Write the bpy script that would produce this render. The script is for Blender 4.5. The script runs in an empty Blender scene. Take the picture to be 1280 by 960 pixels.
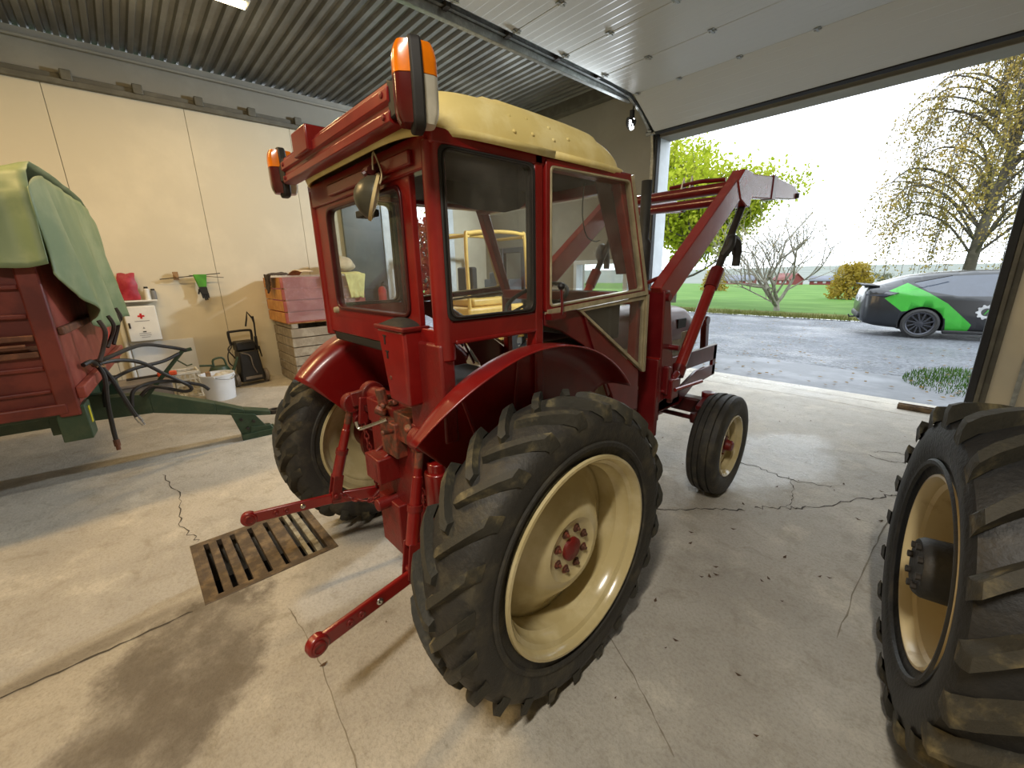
import bpy, bmesh, math, random
from mathutils import Vector, Matrix, noise
random.seed(7)
PI = math.pi
S = bpy.context.scene
COL = S.collection

# ------------------------------------------------------------------ camera
F_PX, PITCH, ROLL, YAW, CAM_H = 518.89, 0.26667, -0.0227, 0.83445, 1.575
fw0 = Vector((-math.sin(YAW), math.cos(YAW), 0)); rt0 = Vector((math.cos(YAW), math.sin(YAW), 0)); up0 = Vector((0, 0, 1))
fwd = fw0*math.cos(PITCH) - up0*math.sin(PITCH); up1 = up0*math.cos(PITCH) + fw0*math.sin(PITCH)
rt = rt0*math.cos(ROLL) + up1*math.sin(ROLL); up = up1*math.cos(ROLL) - rt0*math.sin(ROLL)
cam = bpy.data.objects.new('camera', bpy.data.cameras.new('camera'))
COL.objects.link(cam)
cam.matrix_world = Matrix(((rt.x, up.x, -fwd.x, 0), (rt.y, up.y, -fwd.y, 0), (rt.z, up.z, -fwd.z, CAM_H), (0, 0, 0, 1)))
cam.data.sensor_width = 36; cam.data.lens = F_PX/1280*36
cam.data.clip_start = 0.02; cam.data.clip_end = 2000
S.camera = cam

# ------------------------------------------------------------------ sky and exposure
w = bpy.data.worlds.new('overcast_sky'); S.world = w; w.use_nodes = True
bg = w.node_tree.nodes['Background']
bg.inputs[0].default_value = (0.86, 0.93, 1.0, 1); bg.inputs[1].default_value = 3.7
vs = S.view_settings
vs.view_transform = 'Standard'; vs.look = 'None'; vs.exposure = 0.0; vs.gamma = 1.0; vs.use_curve_mapping = False
LAMP_POWER = 62.0
LAMP_COLOR = (1.0, 0.68, 0.31)

# ------------------------------------------------------------------ materials
def srgb(r, g, b):
    f = lambda c: (c/255/12.92) if c/255 <= 0.04045 else ((c/255+0.055)/1.055)**2.4
    return (f(r), f(g), f(b))
def nd(nt, t, **k):
    n = nt.nodes.new(t)
    for a, b in k.items(): setattr(n, a, b)
    return n
def mixcol(nt, fac, a, b, bt='MIX'):
    m = nd(nt, 'ShaderNodeMix', data_type='RGBA', blend_type=bt)
    for i, v in ((0, fac), (6, a), (7, b)):
        if isinstance(v, (int, float)): m.inputs[i].default_value = v
        elif isinstance(v, tuple): m.inputs[i].default_value = (*v[:3], 1)
        else: nt.links.new(v, m.inputs[i])
    return m.outputs[2]
def math_n(nt, op, a, b=None, clamp=False):
    m = nd(nt, 'ShaderNodeMath', operation=op); m.use_clamp = clamp
    for i, v in ((0, a), (1, b)):
        if v is None: continue
        if isinstance(v, (int, float)): m.inputs[i].default_value = v
        else: nt.links.new(v, m.inputs[i])
    return m.outputs[0]
def ramp(nt, v, a, b):
    m = nd(nt, 'ShaderNodeMapRange'); m.clamp = True; m.interpolation_type = 'SMOOTHSTEP'
    nt.links.new(v, m.inputs[0]); m.inputs[1].default_value = a; m.inputs[2].default_value = b
    return m.outputs[0]
def noise_n(nt, co, scale, detail=4, rough=0.55, dist=0.0):
    n = nd(nt, 'ShaderNodeTexNoise'); n.inputs['Scale'].default_value = scale; n.inputs['Detail'].default_value = detail
    n.inputs['Roughness'].default_value = rough; n.inputs['Distortion'].default_value = dist
    nt.links.new(co, n.inputs['Vector']); return n.outputs[0]
MATS = {}
def base(name):
    m = bpy.data.materials.new(name); m.use_nodes = True; MATS[name] = m
    nt = m.node_tree; bs = nt.nodes['Principled BSDF']; tc = nd(nt, 'ShaderNodeTexCoord')
    return m, nt, bs, tc.outputs['Object']
def mat(name, col, rough=0.5, metal=0.0, col2=None, scale=6, lo=0.42, hi=0.68, var=0.12, bump=0.0, bscale=40, spec=0.5, coat=0.0, trans=0.0):
    m, nt, bs, co = base(name)
    n1 = noise_n(nt, co, scale, 5, 0.6)
    c2 = col2 if col2 else tuple(min(1, c*(1+2*var)) for c in col)
    c1 = col if col2 else tuple(c*(1-var) for c in col)
    out = mixcol(nt, ramp(nt, n1, lo, hi), c1, c2)
    nt.links.new(out, bs.inputs['Base Color'])
    bs.inputs['Roughness'].default_value = rough; bs.inputs['Metallic'].default_value = metal
    bs.inputs['Specular IOR Level'].default_value = spec; bs.inputs['Coat Weight'].default_value = coat
    bs.inputs['Coat Roughness'].default_value = 0.12
    if bump:
        b = nd(nt, 'ShaderNodeBump'); b.inputs['Strength'].default_value = bump; b.inputs['Distance'].default_value = 0.01
        nt.links.new(noise_n(nt, co, bscale, 4), b.inputs['Height']); nt.links.new(b.outputs[0], bs.inputs['Normal'])
    return m
def emis(name, col, strength):
    m, nt, bs, co = base(name)
    bs.inputs['Base Color'].default_value = (*col, 1); bs.inputs['Emission Color'].default_value = (*col, 1)
    bs.inputs['Emission Strength'].default_value = strength; return m
def glass(name, tint=(1, 1, 1), dust=0.06, gloss=0.09, dustcol=(0.5, 0.48, 0.42)):
    m, nt, bs, co = base(name); nt.nodes.remove(bs)
    tr = nd(nt, 'ShaderNodeBsdfTransparent'); tr.inputs[0].default_value = (*tint, 1)
    gl = nd(nt, 'ShaderNodeBsdfGlossy'); gl.inputs['Roughness'].default_value = 0.02
    df = nd(nt, 'ShaderNodeBsdfDiffuse'); df.inputs[0].default_value = (*dustcol, 1)
    a = nd(nt, 'ShaderNodeMixShader'); b = nd(nt, 'ShaderNodeMixShader')
    nt.links.new(math_n(nt, 'MULTIPLY', ramp(nt, noise_n(nt, co, 5, 5, 0.7), 0.2, 0.8), dust*1.6), a.inputs[0])
    nt.links.new(tr.outputs[0], a.inputs[1]); nt.links.new(df.outputs[0], a.inputs[2])
    lw = nd(nt, 'ShaderNodeLayerWeight'); lw.inputs[0].default_value = 0.5
    pw5 = math_n(nt, 'POWER', lw.outputs['Facing'], 4.0)
    nt.links.new(math_n(nt, 'ADD', math_n(nt, 'MULTIPLY', pw5, 0.35), gloss, True), b.inputs[0])
    nt.links.new(a.outputs[0], b.inputs[1]); nt.links.new(gl.outputs[0], b.inputs[2])
    nt.links.new(b.outputs[0], nt.nodes['Material Output'].inputs[0]); return m

mat('red_paint', srgb(116, 14, 13), 0.32, col2=srgb(134, 26, 22), scale=4, bump=0.05, bscale=14, coat=0.3)
mat('red_paint_worn', srgb(110, 20, 17), 0.45, col2=srgb(94, 40, 32), scale=14, lo=0.5, hi=0.75, bump=0.25, bscale=60)
mat('maroon_paint', srgb(94, 14, 18), 0.28, col2=srgb(110, 26, 28), scale=5, bump=0.04, bscale=10, coat=0.35)
mat('loader_paint', srgb(134, 32, 28), 0.24, col2=srgb(156, 62, 50), scale=9, lo=0.5, hi=0.8, bump=0.05, bscale=12, coat=0.4)
mat('dark_red', srgb(66, 12, 12), 0.4, scale=5)
mat('bonnet_paint', srgb(122, 74, 78), 0.4, scale=3, coat=0.15, var=0.06)
mat('cream_roof', srgb(222, 202, 130), 0.6, col2=srgb(234, 218, 156), scale=7, bump=0.35, bscale=9)
mat('cream_rim', srgb(184, 168, 122), 0.22, col2=srgb(200, 186, 144), scale=6, coat=0.4, bump=0.03, bscale=20)
mat('rim_worn', srgb(214, 196, 150), 0.35, col2=srgb(170, 140, 95), scale=9, lo=0.55, hi=0.8, bump=0.08, bscale=20, coat=0.2)
mat('rubber', srgb(44, 42, 38), 0.62, col2=srgb(80, 74, 58), scale=11, lo=0.45, hi=0.8, bump=0.3, bscale=70)
mat('rubber_black', srgb(34, 34, 34), 0.55, col2=srgb(66, 62, 54), scale=9, lo=0.52, hi=0.85, bump=0.25, bscale=60)
mat('lug_dusty', srgb(52, 50, 42), 0.7, col2=srgb(140, 128, 92), scale=9, lo=0.5, hi=0.82, bump=0.3, bscale=60)
mat('seal_black', srgb(30, 28, 26), 0.6)
mat('black_plastic', srgb(30, 30, 31), 0.45, bump=0.1)
mat('dark_metal', srgb(58, 54, 50), 0.5, 0.5, bump=0.15)
mat('greasy_metal', srgb(92, 62, 48), 0.5, 0.3, col2=srgb(150, 70, 50), scale=22, bump=0.4, bscale=50)
mat('steel', srgb(190, 190, 186), 0.25, 1.0)
mat('galvanised', srgb(165, 168, 165), 0.35, 0.85, scale=20)
mat('exhaust_black', srgb(52, 52, 50), 0.6, 0.3, bump=0.1)
mat('vinyl_black', srgb(34, 31, 28), 0.7, bump=0.15, bscale=50)
mat('headliner', srgb(58, 52, 48), 0.8)
mat('brown_plate', srgb(84, 44, 44), 0.6)
mat('aluminium_trim', srgb(172, 160, 128), 0.45, 0.25, scale=12)
mat('amber_lens', srgb(226, 120, 12), 0.2, coat=0.5, var=0.1)
mat('red_lens', srgb(78, 18, 14), 0.2, coat=0.5)
mat('clear_lens', srgb(190, 186, 170), 0.2, coat=0.5)
mat('lamp_bowl', srgb(70, 68, 56), 0.35, 0.3)
mat('lamp_glass', srgb(200, 180, 130), 0.2, coat=0.4)
glass('cab_glass', (0.97, 0.98, 0.97), dust=0.05, gloss=0.035)
glass('pane_glass', (0.97, 0.98, 0.98), dust=0.02, gloss=0.05)
mat('warning_white', srgb(225, 222, 215), 0.4)

# ------------------------------------------------------------------ mesh helpers
class MB:
    def __init__(s): s.v = []; s.f = []; s.mi = []; s.cm = 0
    def add(s, vs_, fs):
        o = len(s.v); s.v += [tuple(v) for v in vs_]
        for f in fs: s.f.append(tuple(i+o for i in f)); s.mi.append(s.cm)
        return s
    def box(s, c, d, rot=None):
        hx, hy, hz = d[0]/2, d[1]/2, d[2]/2; c = Vector(c)
        P = [Vector((x, y, z)) for x in (-hx, hx) for y in (-hy, hy) for z in (-hz, hz)]
        if rot is not None: P = [rot @ p for p in P]
        return s.add([p+c for p in P], [(0, 1, 3, 2), (4, 6, 7, 5), (0, 4, 5, 1), (2, 3, 7, 6), (0, 2, 6, 4), (1, 5, 7, 3)])
    def bx(s, x0, x1, y0, y1, z0, z1):
        return s.box(((x0+x1)/2, (y0+y1)/2, (z0+z1)/2), (abs(x1-x0), abs(y1-y0), abs(z1-z0)))
    def bar(s, p, q, w, h, upv=(0, 0, 1)):
        p = Vector(p); q = Vector(q); d = (q-p).normalized(); u = Vector(upv)
        a = d.cross(u)
        if a.length < 1e-4: a = d.cross(Vector((0, 1, 0)))
        a.normalize(); b = a.cross(d)
        V = [e + a*(i*w/2) + b*(j*h/2) for e in (p, q) for i in (-1, 1) for j in (-1, 1)]
        return s.add(V, [(0, 1, 3, 2), (4, 6, 7, 5), (0, 4, 5, 1), (2, 3, 7, 6), (0, 2, 6, 4), (1, 5, 7, 3)])
    def tube(s, pts, r, n=10, cap=True):
        pts = [Vector(p) for p in pts]; rs = r if isinstance(r, (list, tuple)) else [r]*len(pts)
        d = (pts[1]-pts[0]).normalized(); a = d.orthogonal().normalized(); V = []
        for i, p in enumerate(pts):
            t = (pts[min(i+1, len(pts)-1)]-pts[max(i-1, 0)]).normalized()
            a = (a - t*a.dot(t))
            a = a.normalized() if a.length > 1e-6 else t.orthogonal().normalized()
            b = t.cross(a)
            V += [p + (a*math.cos(2*PI*k/n)+b*math.sin(2*PI*k/n))*rs[i] for k in range(n)]
        Fs = [(i*n+k, i*n+(k+1) % n, (i+1)*n+(k+1) % n, (i+1)*n+k) for i in range(len(pts)-1) for k in range(n)]
        if cap: Fs += [tuple(range(n))[::-1], tuple((len(pts)-1)*n+k for k in range(n))]
        return s.add(V, Fs)
    def lathe(s, prof, c=(0, 0, 0), axis=(1, 0, 0), n=48, closed=False):
        ax = Vector(axis).normalized(); a = Vector((0, 1, 0)) if abs(ax.y) < 0.9 else Vector((0, 0, 1))
        a = (a-ax*a.dot(ax)).normalized(); b = ax.cross(a); c = Vector(c); m = len(prof); V = []
        for k in range(n):
            t = 2*PI*k/n; d = a*math.cos(t)+b*math.sin(t)
            V += [c + ax*h + d*r for h, r in prof]
        Fs = []
        for k in range(n):
            k2 = (k+1) % n
            for i in range(m if closed else m-1):
                j = (i+1) % m; Fs.append((k*m+i, k*m+j, k2*m+j, k2*m+i))
        return s.add(V, Fs)
    def prism(s, poly, axis, a, b):
        def P(u, v, t): return (t, u, v) if axis == 'x' else ((u, t, v) if axis == 'y' else (u, v, t))
        n = len(poly); V = [P(u, v, a) for u, v in poly]+[P(u, v, b) for u, v in poly]
        return s.add(V, [tuple(range(n))[::-1], tuple(range(n, 2*n))]+[(i, (i+1) % n, n+(i+1) % n, n+i) for i in range(n)])
    def frame(s, outer, inner, axis, a, b):
        # ring between two equal-length loops, extruded a..b
        def P(u, v, t): return (t, u, v) if axis == 'x' else ((u, t, v) if axis == 'y' else (u, v, t))
        n = len(outer); V = []
        for t in (a, b): V += [P(u, v, t) for u, v in outer]+[P(u, v, t) for u, v in inner]
        Fs = []
        for i in range(n):
            j = (i+1) % n
            Fs += [(i, j, n+j, n+i), (2*n+i, 3*n+i, 3*n+j, 2*n+j), (i, 2*n+i, 2*n+j, j), (n+i, n+j, 3*n+j, 3*n+i)]
        return s.add(V, Fs)
    def grid(s, fn, nu, nv, closed_u=False):
        V = [fn(i/nu, j/nv) for i in range(nu+1) for j in range(nv+1)]
        return s.add(V, [(i*(nv+1)+j, (i+1)*(nv+1)+j, (i+1)*(nv+1)+j+1, i*(nv+1)+j+1) for i in range(nu) for j in range(nv)])
    def mesh(s, name, mats, smooth=True, ang=35):
        me = bpy.data.meshes.new(name); me.from_pydata(s.v, [], s.f)
        bm = bmesh.new(); bm.from_mesh(me); bmesh.ops.recalc_face_normals(bm, faces=bm.faces); bm.to_mesh(me); bm.free()
        for m in ([mats] if isinstance(mats, str) else mats): me.materials.append(MATS[m])
        if len(me.materials) > 1:
            for p, i in zip(me.polygons, s.mi): p.material_index = i
        if smooth:
            me.polygons.foreach_set('use_smooth', [True]*len(me.polygons)); me.set_sharp_from_angle(angle=math.radians(ang))
        return me
    def build(s, name, mats, parent=None, bevel=0.0, ang=35, seg=2, solid=0.0, sub=0):
        o = bpy.data.objects.new(name, s.mesh(name, mats, True, ang)); COL.objects.link(o); o.parent = parent
        if solid:
            md = o.modifiers.new('thickness', 'SOLIDIFY'); md.thickness = solid; md.offset = 0
        if sub:
            md = o.modifiers.new('subdivision', 'SUBSURF'); md.levels = sub; md.render_levels = sub
        if bevel:
            md = o.modifiers.new('bevel', 'BEVEL'); md.width = bevel; md.segments = seg; md.limit_method = 'ANGLE'; md.angle_limit = math.radians(40)
            md.harden_normals = False
        return o
def empty(name, loc=(0, 0, 0), rz=0.0):
    o = bpy.data.objects.new(name, None); COL.objects.link(o); o.location = loc; o.rotation_euler = (0, 0, rz); o.empty_display_size = 0.2; return o
def tag(o, label, cat, group=None):
    o['label'] = label; o['category'] = cat
    if group: o['group'] = group
    return o
def struct(o, label=None, cat=None):
    o['kind'] = 'structure'
    if label: o['label'] = label
    if cat: o['category'] = cat
    return o
def inst(o, parent=None, name=None, loc=None, rot=None, mirror_x=False):
    c = o.copy(); COL.objects.link(c); c.parent = parent
    if name: c.name = name
    if loc is not None: c.location = loc
    if rot is not None: c.rotation_euler = rot
    if mirror_x: c.scale = (-1, 1, 1)
    return c
def copy_tree(o, parent=None):
    c = inst(o, parent)
    for ch in list(o.children): copy_tree(ch, c)
    return c
def spline(pts, n=8):
    P = [Vector(p) for p in pts]; out = []
    for i in range(len(P)-1):
        a = P[max(i-1, 0)]; b = P[i]; c = P[i+1]; d = P[min(i+2, len(P)-1)]
        for k in range(n):
            t = k/n
            out.append(0.5*((2*b)+(c-a)*t+(2*a-5*b+4*c-d)*t*t+(3*b-a-3*c+d)*t**3))
    return out+[P[-1]]
def rrect(u0, u1, v0, v1, r, n=4):
    out = []
    for cx, cy, a0 in ((u1-r, v1-r, 0), (u0+r, v1-r, PI/2), (u0+r, v0+r, PI), (u1-r, v0+r, 1.5*PI)):
        for k in range(n+1):
            a = a0+PI/2*k/n; out.append((cx+r*math.cos(a), cy+r*math.sin(a)))
    return out
def rpoly(poly, r, n=4):
    # rounded polygon corners
    out = []; m = len(poly)
    for i in range(m):
        p0 = Vector(poly[i-1]); p = Vector(poly[i]); p1 = Vector(poly[(i+1) % m])
        a = (p0-p).normalized()*r+p; b = (p1-p).normalized()*r+p
        for k in range(n+1):
            t = k/n; q = a*(1-t)**2+p*2*t*(1-t)+b*t*t; out.append((q.x, q.y))
    return out
def inset(poly, d):
    c = Vector((0, 0))
    m = len(poly); out = []
    area = sum(poly[i][0]*poly[(i+1) % m][1]-poly[(i+1) % m][0]*poly[i][1] for i in range(m))
    sg = 1 if area > 0 else -1
    for i in range(m):
        p0 = Vector(poly[i-1]); p = Vector(poly[i]); p1 = Vector(poly[(i+1) % m])
        e0 = (p-p0).normalized(); e1 = (p1-p).normalized()
        n0 = Vector((-e0.y, e0.x))*sg; n1 = Vector((-e1.y, e1.x))*sg
        b = (n0+n1); b = b/max(0.3, b.length_squared/2) if b.length > 1e-6 else n0
        out.append((p.x+b.x*d, p.y+b.y*d))
    return out

# ================================================================== THE SETTING
XL, XR, YF, YB, ZC = -7.57, 4.2, 6.15, -7.0, 4.26
DX0, DX1, DZ = -3.5, 0.15, 3.40          # big doorway
def concrete():
    m, nt, bs, co = base('concrete_floor')
    big = noise_n(nt, co, 0.55, 6, 0.6); mid = noise_n(nt, co, 3.0, 8, 0.65); fine = noise_n(nt, co, 70, 8, 0.75)
    c = mixcol(nt, ramp(nt, big, 0.35, 0.68), srgb(164, 158, 146), srgb(196, 190, 177))
    c = mixcol(nt, math_n(nt, 'MULTIPLY', ramp(nt, mid, 0.5, 0.72), 0.55), c, srgb(214, 207, 190))
    c = mixcol(nt, math_n(nt, 'MULTIPLY', ramp(nt, fine, 0.42, 0.72), 0.42), c, srgb(112, 104, 90))
    c = mixcol(nt, math_n(nt, 'MULTIPLY', ramp(nt, noise_n(nt, co, 7.5, 8, 0.72, 0.6), 0.48, 0.72), 0.45), c, srgb(128, 118, 98))
    # damp oil stains with their own outlines
    sep = nd(nt, 'ShaderNodeSeparateXYZ'); nt.links.new(co, sep.inputs[0])
    wob = nd(nt, 'ShaderNodeTexNoise'); wob.inputs['Scale'].default_value = 2.4; wob.inputs['Detail'].default_value = 9; wob.inputs['Roughness'].default_value = 0.68; nt.links.new(co, wob.inputs['Vector'])
    def blob(cx, cy, rx, ry, rot, wobble=0.9, soft=0.25):
        dx = math_n(nt, 'SUBTRACT', sep.outputs[0], cx); dy = math_n(nt, 'SUBTRACT', sep.outputs[1], cy)
        cs, sn = math.cos(rot), math.sin(rot)
        u = math_n(nt, 'ADD', math_n(nt, 'MULTIPLY', dx, cs/rx), math_n(nt, 'MULTIPLY', dy, sn/rx))
        v = math_n(nt, 'ADD', math_n(nt, 'MULTIPLY', dx, -sn/ry), math_n(nt, 'MULTIPLY', dy, cs/ry))
        d = math_n(nt, 'SQRT', math_n(nt, 'ADD', math_n(nt, 'MULTIPLY', u, u), math_n(nt, 'MULTIPLY', v, v)))
        d = math_n(nt, 'ADD', d, math_n(nt, 'MULTIPLY', math_n(nt, 'SUBTRACT', wob.outputs[0], 0.5), wobble))
        r = nd(nt, 'ShaderNodeMapRange'); r.clamp = True; nt.links.new(d, r.inputs[0])
        r.inputs[1].default_value = 1.0; r.inputs[2].default_value = 1.0-soft
        return r.outputs[0]
    st = math_n(nt, 'MULTIPLY', blob(-1.90, -0.14, 0.62, 0.34, 2.55, 1.5, 0.22), math_n(nt, 'ADD', 0.55, math_n(nt, 'MULTIPLY', ramp(nt, mid, 0.62, 0.40), 0.45)))
    st2 = blob(-1.55, 0.5, 0.55, 0.4, 0.2, 1.3, 0.6)
    st3 = blob(-0.75, 2.0, 0.35, 0.22, 0.8, 1.3, 0.6)
    st4 = blob(-2.35, -0.45, 0.06, 0.55, 0.12, 0.4, 0.5)
    allst = math_n(nt, 'MAXIMUM', math_n(nt, 'MAXIMUM', math_n(nt, 'MULTIPLY', st, 0.75), math_n(nt, 'MULTIPLY', st2, 0.32)), math_n(nt, 'MAXIMUM', math_n(nt, 'MULTIPLY', st3, 0.12), math_n(nt, 'MULTIPLY', st4, 0.4)))
    c = mixcol(nt, allst, c, srgb(74, 64, 52))
    nt.links.new(c, bs.inputs['Base Color'])
    # smooth trowelled, damp towards the doorway
    wet = math_n(nt, 'MAXIMUM', blob(-0.95, 3.75, 0.5, 0.9, -0.2, 1.4, 0.3), blob(-2.1, 6.6, 1.9, 0.9, 0.0, 1.2, 0.6))
    near = ramp(nt, sep.outputs[1], 1.0, 5.0)
    ro = math_n(nt, 'SUBTRACT', 0.82, math_n(nt, 'MULTIPLY', near, 0.22))
    ro = math_n(nt, 'SUBTRACT', ro, math_n(nt, 'MULTIPLY', wet, 0.36))
    ro = math_n(nt, 'ADD', ro, math_n(nt, 'MULTIPLY', math_n(nt, 'SUBTRACT', mid, 0.5), 0.3))
    nt.links.new(ro, bs.inputs['Roughness'])
    b = nd(nt, 'ShaderNodeBump'); b.inputs['Strength'].default_value = 0.8; b.inputs['Distance'].default_value = 0.01
    h = math_n(nt, 'ADD', math_n(nt, 'MULTIPLY', fine, 0.5), math_n(nt, 'MULTIPLY', noise_n(nt, co, 9, 6, 0.7), 1.2))
    nt.links.new(h, b.inputs['Height']); nt.links.new(b.outputs[0], bs.inputs['Normal'])
concrete()
mat('wall_cream', srgb(206, 198, 176), 0.7, var=0.03, scale=1.5, bump=0.03, bscale=8)
mat('wall_grey', srgb(140, 137, 126), 0.75, var=0.05, scale=2, bump=0.05)
mat('wall_far', srgb(150, 147, 136), 0.7, var=0.04, scale=1.5)
mat('white_frame', srgb(214, 222, 228), 0.45, var=0.03)
mat('crack_dark', srgb(74, 68, 60), 0.9); mat('joint_line', srgb(128, 120, 104), 0.9)
mat('pit_dark', srgb(30, 26, 22), 0.9)
mat('cast_iron', srgb(84, 72, 60), 0.55, 0.35, col2=srgb(126, 108, 84), scale=12, bump=0.3, bscale=40)
mat('cast_worn', srgb(160, 156, 140), 0.4, 0.4, col2=srgb(100, 88, 72), scale=14, bump=0.2)
mat('rail_grey', srgb(98, 96, 86), 0.6, 0.2)
mat('black_gasket', srgb(28, 30, 34), 0.6)
def corrugated():
    m, nt, bs, co = base('ceiling_steel')
    c = mixcol(nt, ramp(nt, noise_n(nt, co, 1.2, 6, 0.6), 0.4, 0.7), srgb(112, 112, 108), srgb(140, 140, 134))
    # long streaks that follow the sheets
    mp = nd(nt, 'ShaderNodeMapping'); mp.inputs['Scale'].default_value = (0.6, 14, 1); nt.links.new(co, mp.inputs[0])
    c = mixcol(nt, math_n(nt, 'MULTIPLY', ramp(nt, noise_n(nt, mp.outputs[0], 1.0, 4), 0.45, 0.7), 0.5), c, srgb(72, 72, 70))
    nt.links.new(c, bs.inputs['Base Color']); bs.inputs['Metallic'].default_value = 0.35; bs.inputs['Roughness'].default_value = 0.42
corrugated()
def door_skin():
    m, nt, bs, co = base('door_panel_grey')
    bs.inputs['Base Color'].default_value = (*srgb(186, 188, 184), 1); bs.inputs['Roughness'].default_value = 0.34
    wv = nd(nt, 'ShaderNodeTexWave'); wv.bands_direction = 'Y'; wv.wave_profile = 'SAW'; wv.inputs['Scale'].default_value = 3.2
    wv.inputs['Distortion'].default_value = 0.0; nt.links.new(co, wv.inputs['Vector'])
    b = nd(nt, 'ShaderNodeBump'); b.inputs['Strength'].default_value = 0.25; b.inputs['Distance'].default_value = 0.006
    nt.links.new(ramp(nt, wv.outputs[1], 0.86, 0.98), b.inputs['Height']); nt.links.new(b.outputs[0], bs.inputs['Normal'])
door_skin()

# floor with a pit under the drain grate
GX0, GX1, GY0, GY1 = -2.95, -2.31, 0.0, 0.66
m = MB()
m.add([(XL-0.2, YB, 0), (XR, YB, 0), (XR, YF+0.35, 0), (XL-0.2, YF+0.35, 0), (GX0, GY0, 0), (GX1, GY0, 0), (GX1, GY1, 0), (GX0, GY1, 0)],
      [(0, 1, 5, 4), (1, 2, 6, 5), (2, 3, 7, 6), (3, 0, 4, 7)])
m.add([(GX0, GY0, 0), (GX1, GY0, 0), (GX1, GY1, 0), (GX0, GY1, 0), (GX0, GY0, -0.3), (GX1, GY0, -0.3), (GX1, GY1, -0.3), (GX0, GY1, -0.3)],
      [(0, 1, 5, 4), (1, 2, 6, 5), (2, 3, 7, 6), (3, 0, 4, 7)]); 
m.cm = 1; m.add([(GX0, GY0, -0.3), (GX1, GY0, -0.3), (GX1, GY1, -0.3), (GX0, GY1, -0.3)], [(0, 1, 2, 3)])
floor = struct(m.build('floor', ['concrete_floor', 'pit_dark']))
def ribbon(pts, wd, z=0.0015, seed=0, jit=0.02):
    rnd = random.Random(seed); P = spline([(x, y, 0) for x, y in pts], 10); m = MB(); V = []
    for i, p in enumerate(P):
        t = (P[min(i+1, len(P)-1)]-P[max(i-1, 0)]).normalized(); n = Vector((-t.y, t.x, 0))
        o = n*rnd.uniform(-jit, jit); ww = wd*rnd.uniform(0.3, 1.2)*(0.25 if i in (0, len(P)-1) else 1)
        V += [p+o+n*ww/2+Vector((0, 0, z)), p+o-n*ww/2+Vector((0, 0, z))]
    m.add(V, [(2*i, 2*i+1, 2*i+3, 2*i+2) for i in range(len(P)-1)]); return m
for k, (pts, wd, jit) in enumerate([
    ([(-2.3, -0.7), (-2.3, -0.35), (-2.31, -0.05)], 0.012, 0.006),
    ([(-2.0, 0.3), (-1.6, 0.31), (-1.14, 0.27), (-0.6, 0.22)], 0.006, 0.004),
    ([(-0.84, 1.3), (-0.6, 1.18), (-0.4, 1.05)], 0.006, 0.004),
    ([(-0.14, 2.0), (-0.13, 2.8), (-0.1, 3.6), (-0.07, 4.7), (-0.05, 5.6)], 0.007, 0.006),
    ([(-1.87, 1.67), (-1.5, 2.05), (-1.15, 2.4), (-0.95, 2.62), (-0.78, 2.77)], 0.014, 0.012),
    ([(-0.74, 2.85), (-0.62, 2.98), (-0.5, 3.1), (-0.26, 3.5), (-0.12, 3.72)], 0.012, 0.02),
    ([(-1.25, 3.45), (-0.95, 3.5), (-0.7, 3.45), (-0.45, 3.55)], 0.011, 0.02),
    ([(-0.6, 3.0), (-0.62, 3.25), (-0.72, 3.5)], 0.006, 0.012),
    ([(-0.35, 4.5), (-0.2, 4.62), (-0.1, 4.5), (-0.22, 4.35), (-0.38, 4.4)], 0.009, 0.012),
    ([(-3.3, 5.95), (-2.4, 5.9), (-1.2, 5.93), (-0.1, 5.88)], 0.012, 0.006),
    ([(-3.3, 6.25), (-2.0, 6.28), (-0.9, 6.24), (0.1, 6.27)], 0.01, 0.006),
    ([(-4.3, -0.05), (-3.7, 0.02), (-3.3, -0.02), (-2.97, 0.05)], 0.008, 0.015),
    ([(-3.2, 1.2), (-2.95, 0.9), (-2.92, 0.7)], 0.006, 0.012)]):
    ribbon(pts, wd, seed=k, jit=jit).build('floor_crack', 'joint_line' if k in (1, 2, 3, 9, 10) else 'crack_dark', floor)

# drain grate: rim and bars that can be lifted out as one
g = tag(empty('drain_grate', (GX0, GY0, 0)), 'rusty cast iron drain grate sunk into the concrete floor', 'drain grate')
gw, gh = GX1-GX0, GY1-GY0
MB().frame([(0, 0), (gw, 0), (gw, gh), (0, gh)], [(0.045, 0.03), (gw-0.045, 0.03), (gw-0.045, gh-0.03), (0.045, gh-0.03)], 'z', -0.04, 0.004).build('grate_rim', 'cast_iron', g, 0.004)
ys = [0.03, 0.075, 0.14, 0.21, 0.305, 0.395, 0.49, 0.54, 0.60, gh-0.03]
for k in range(9):
    a, b = ys[k]+0.012, ys[k+1]-0.012
    if k == 0: a = ys[0]-0.004
    if k == 8: b = gh-0.026
    MB().bx(0.04, gw-0.04, a, b, -0.035, 0.002).build('grate_bar', 'cast_worn' if k in (6, 7) else 'cast_iron', g, 0.003)

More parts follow.
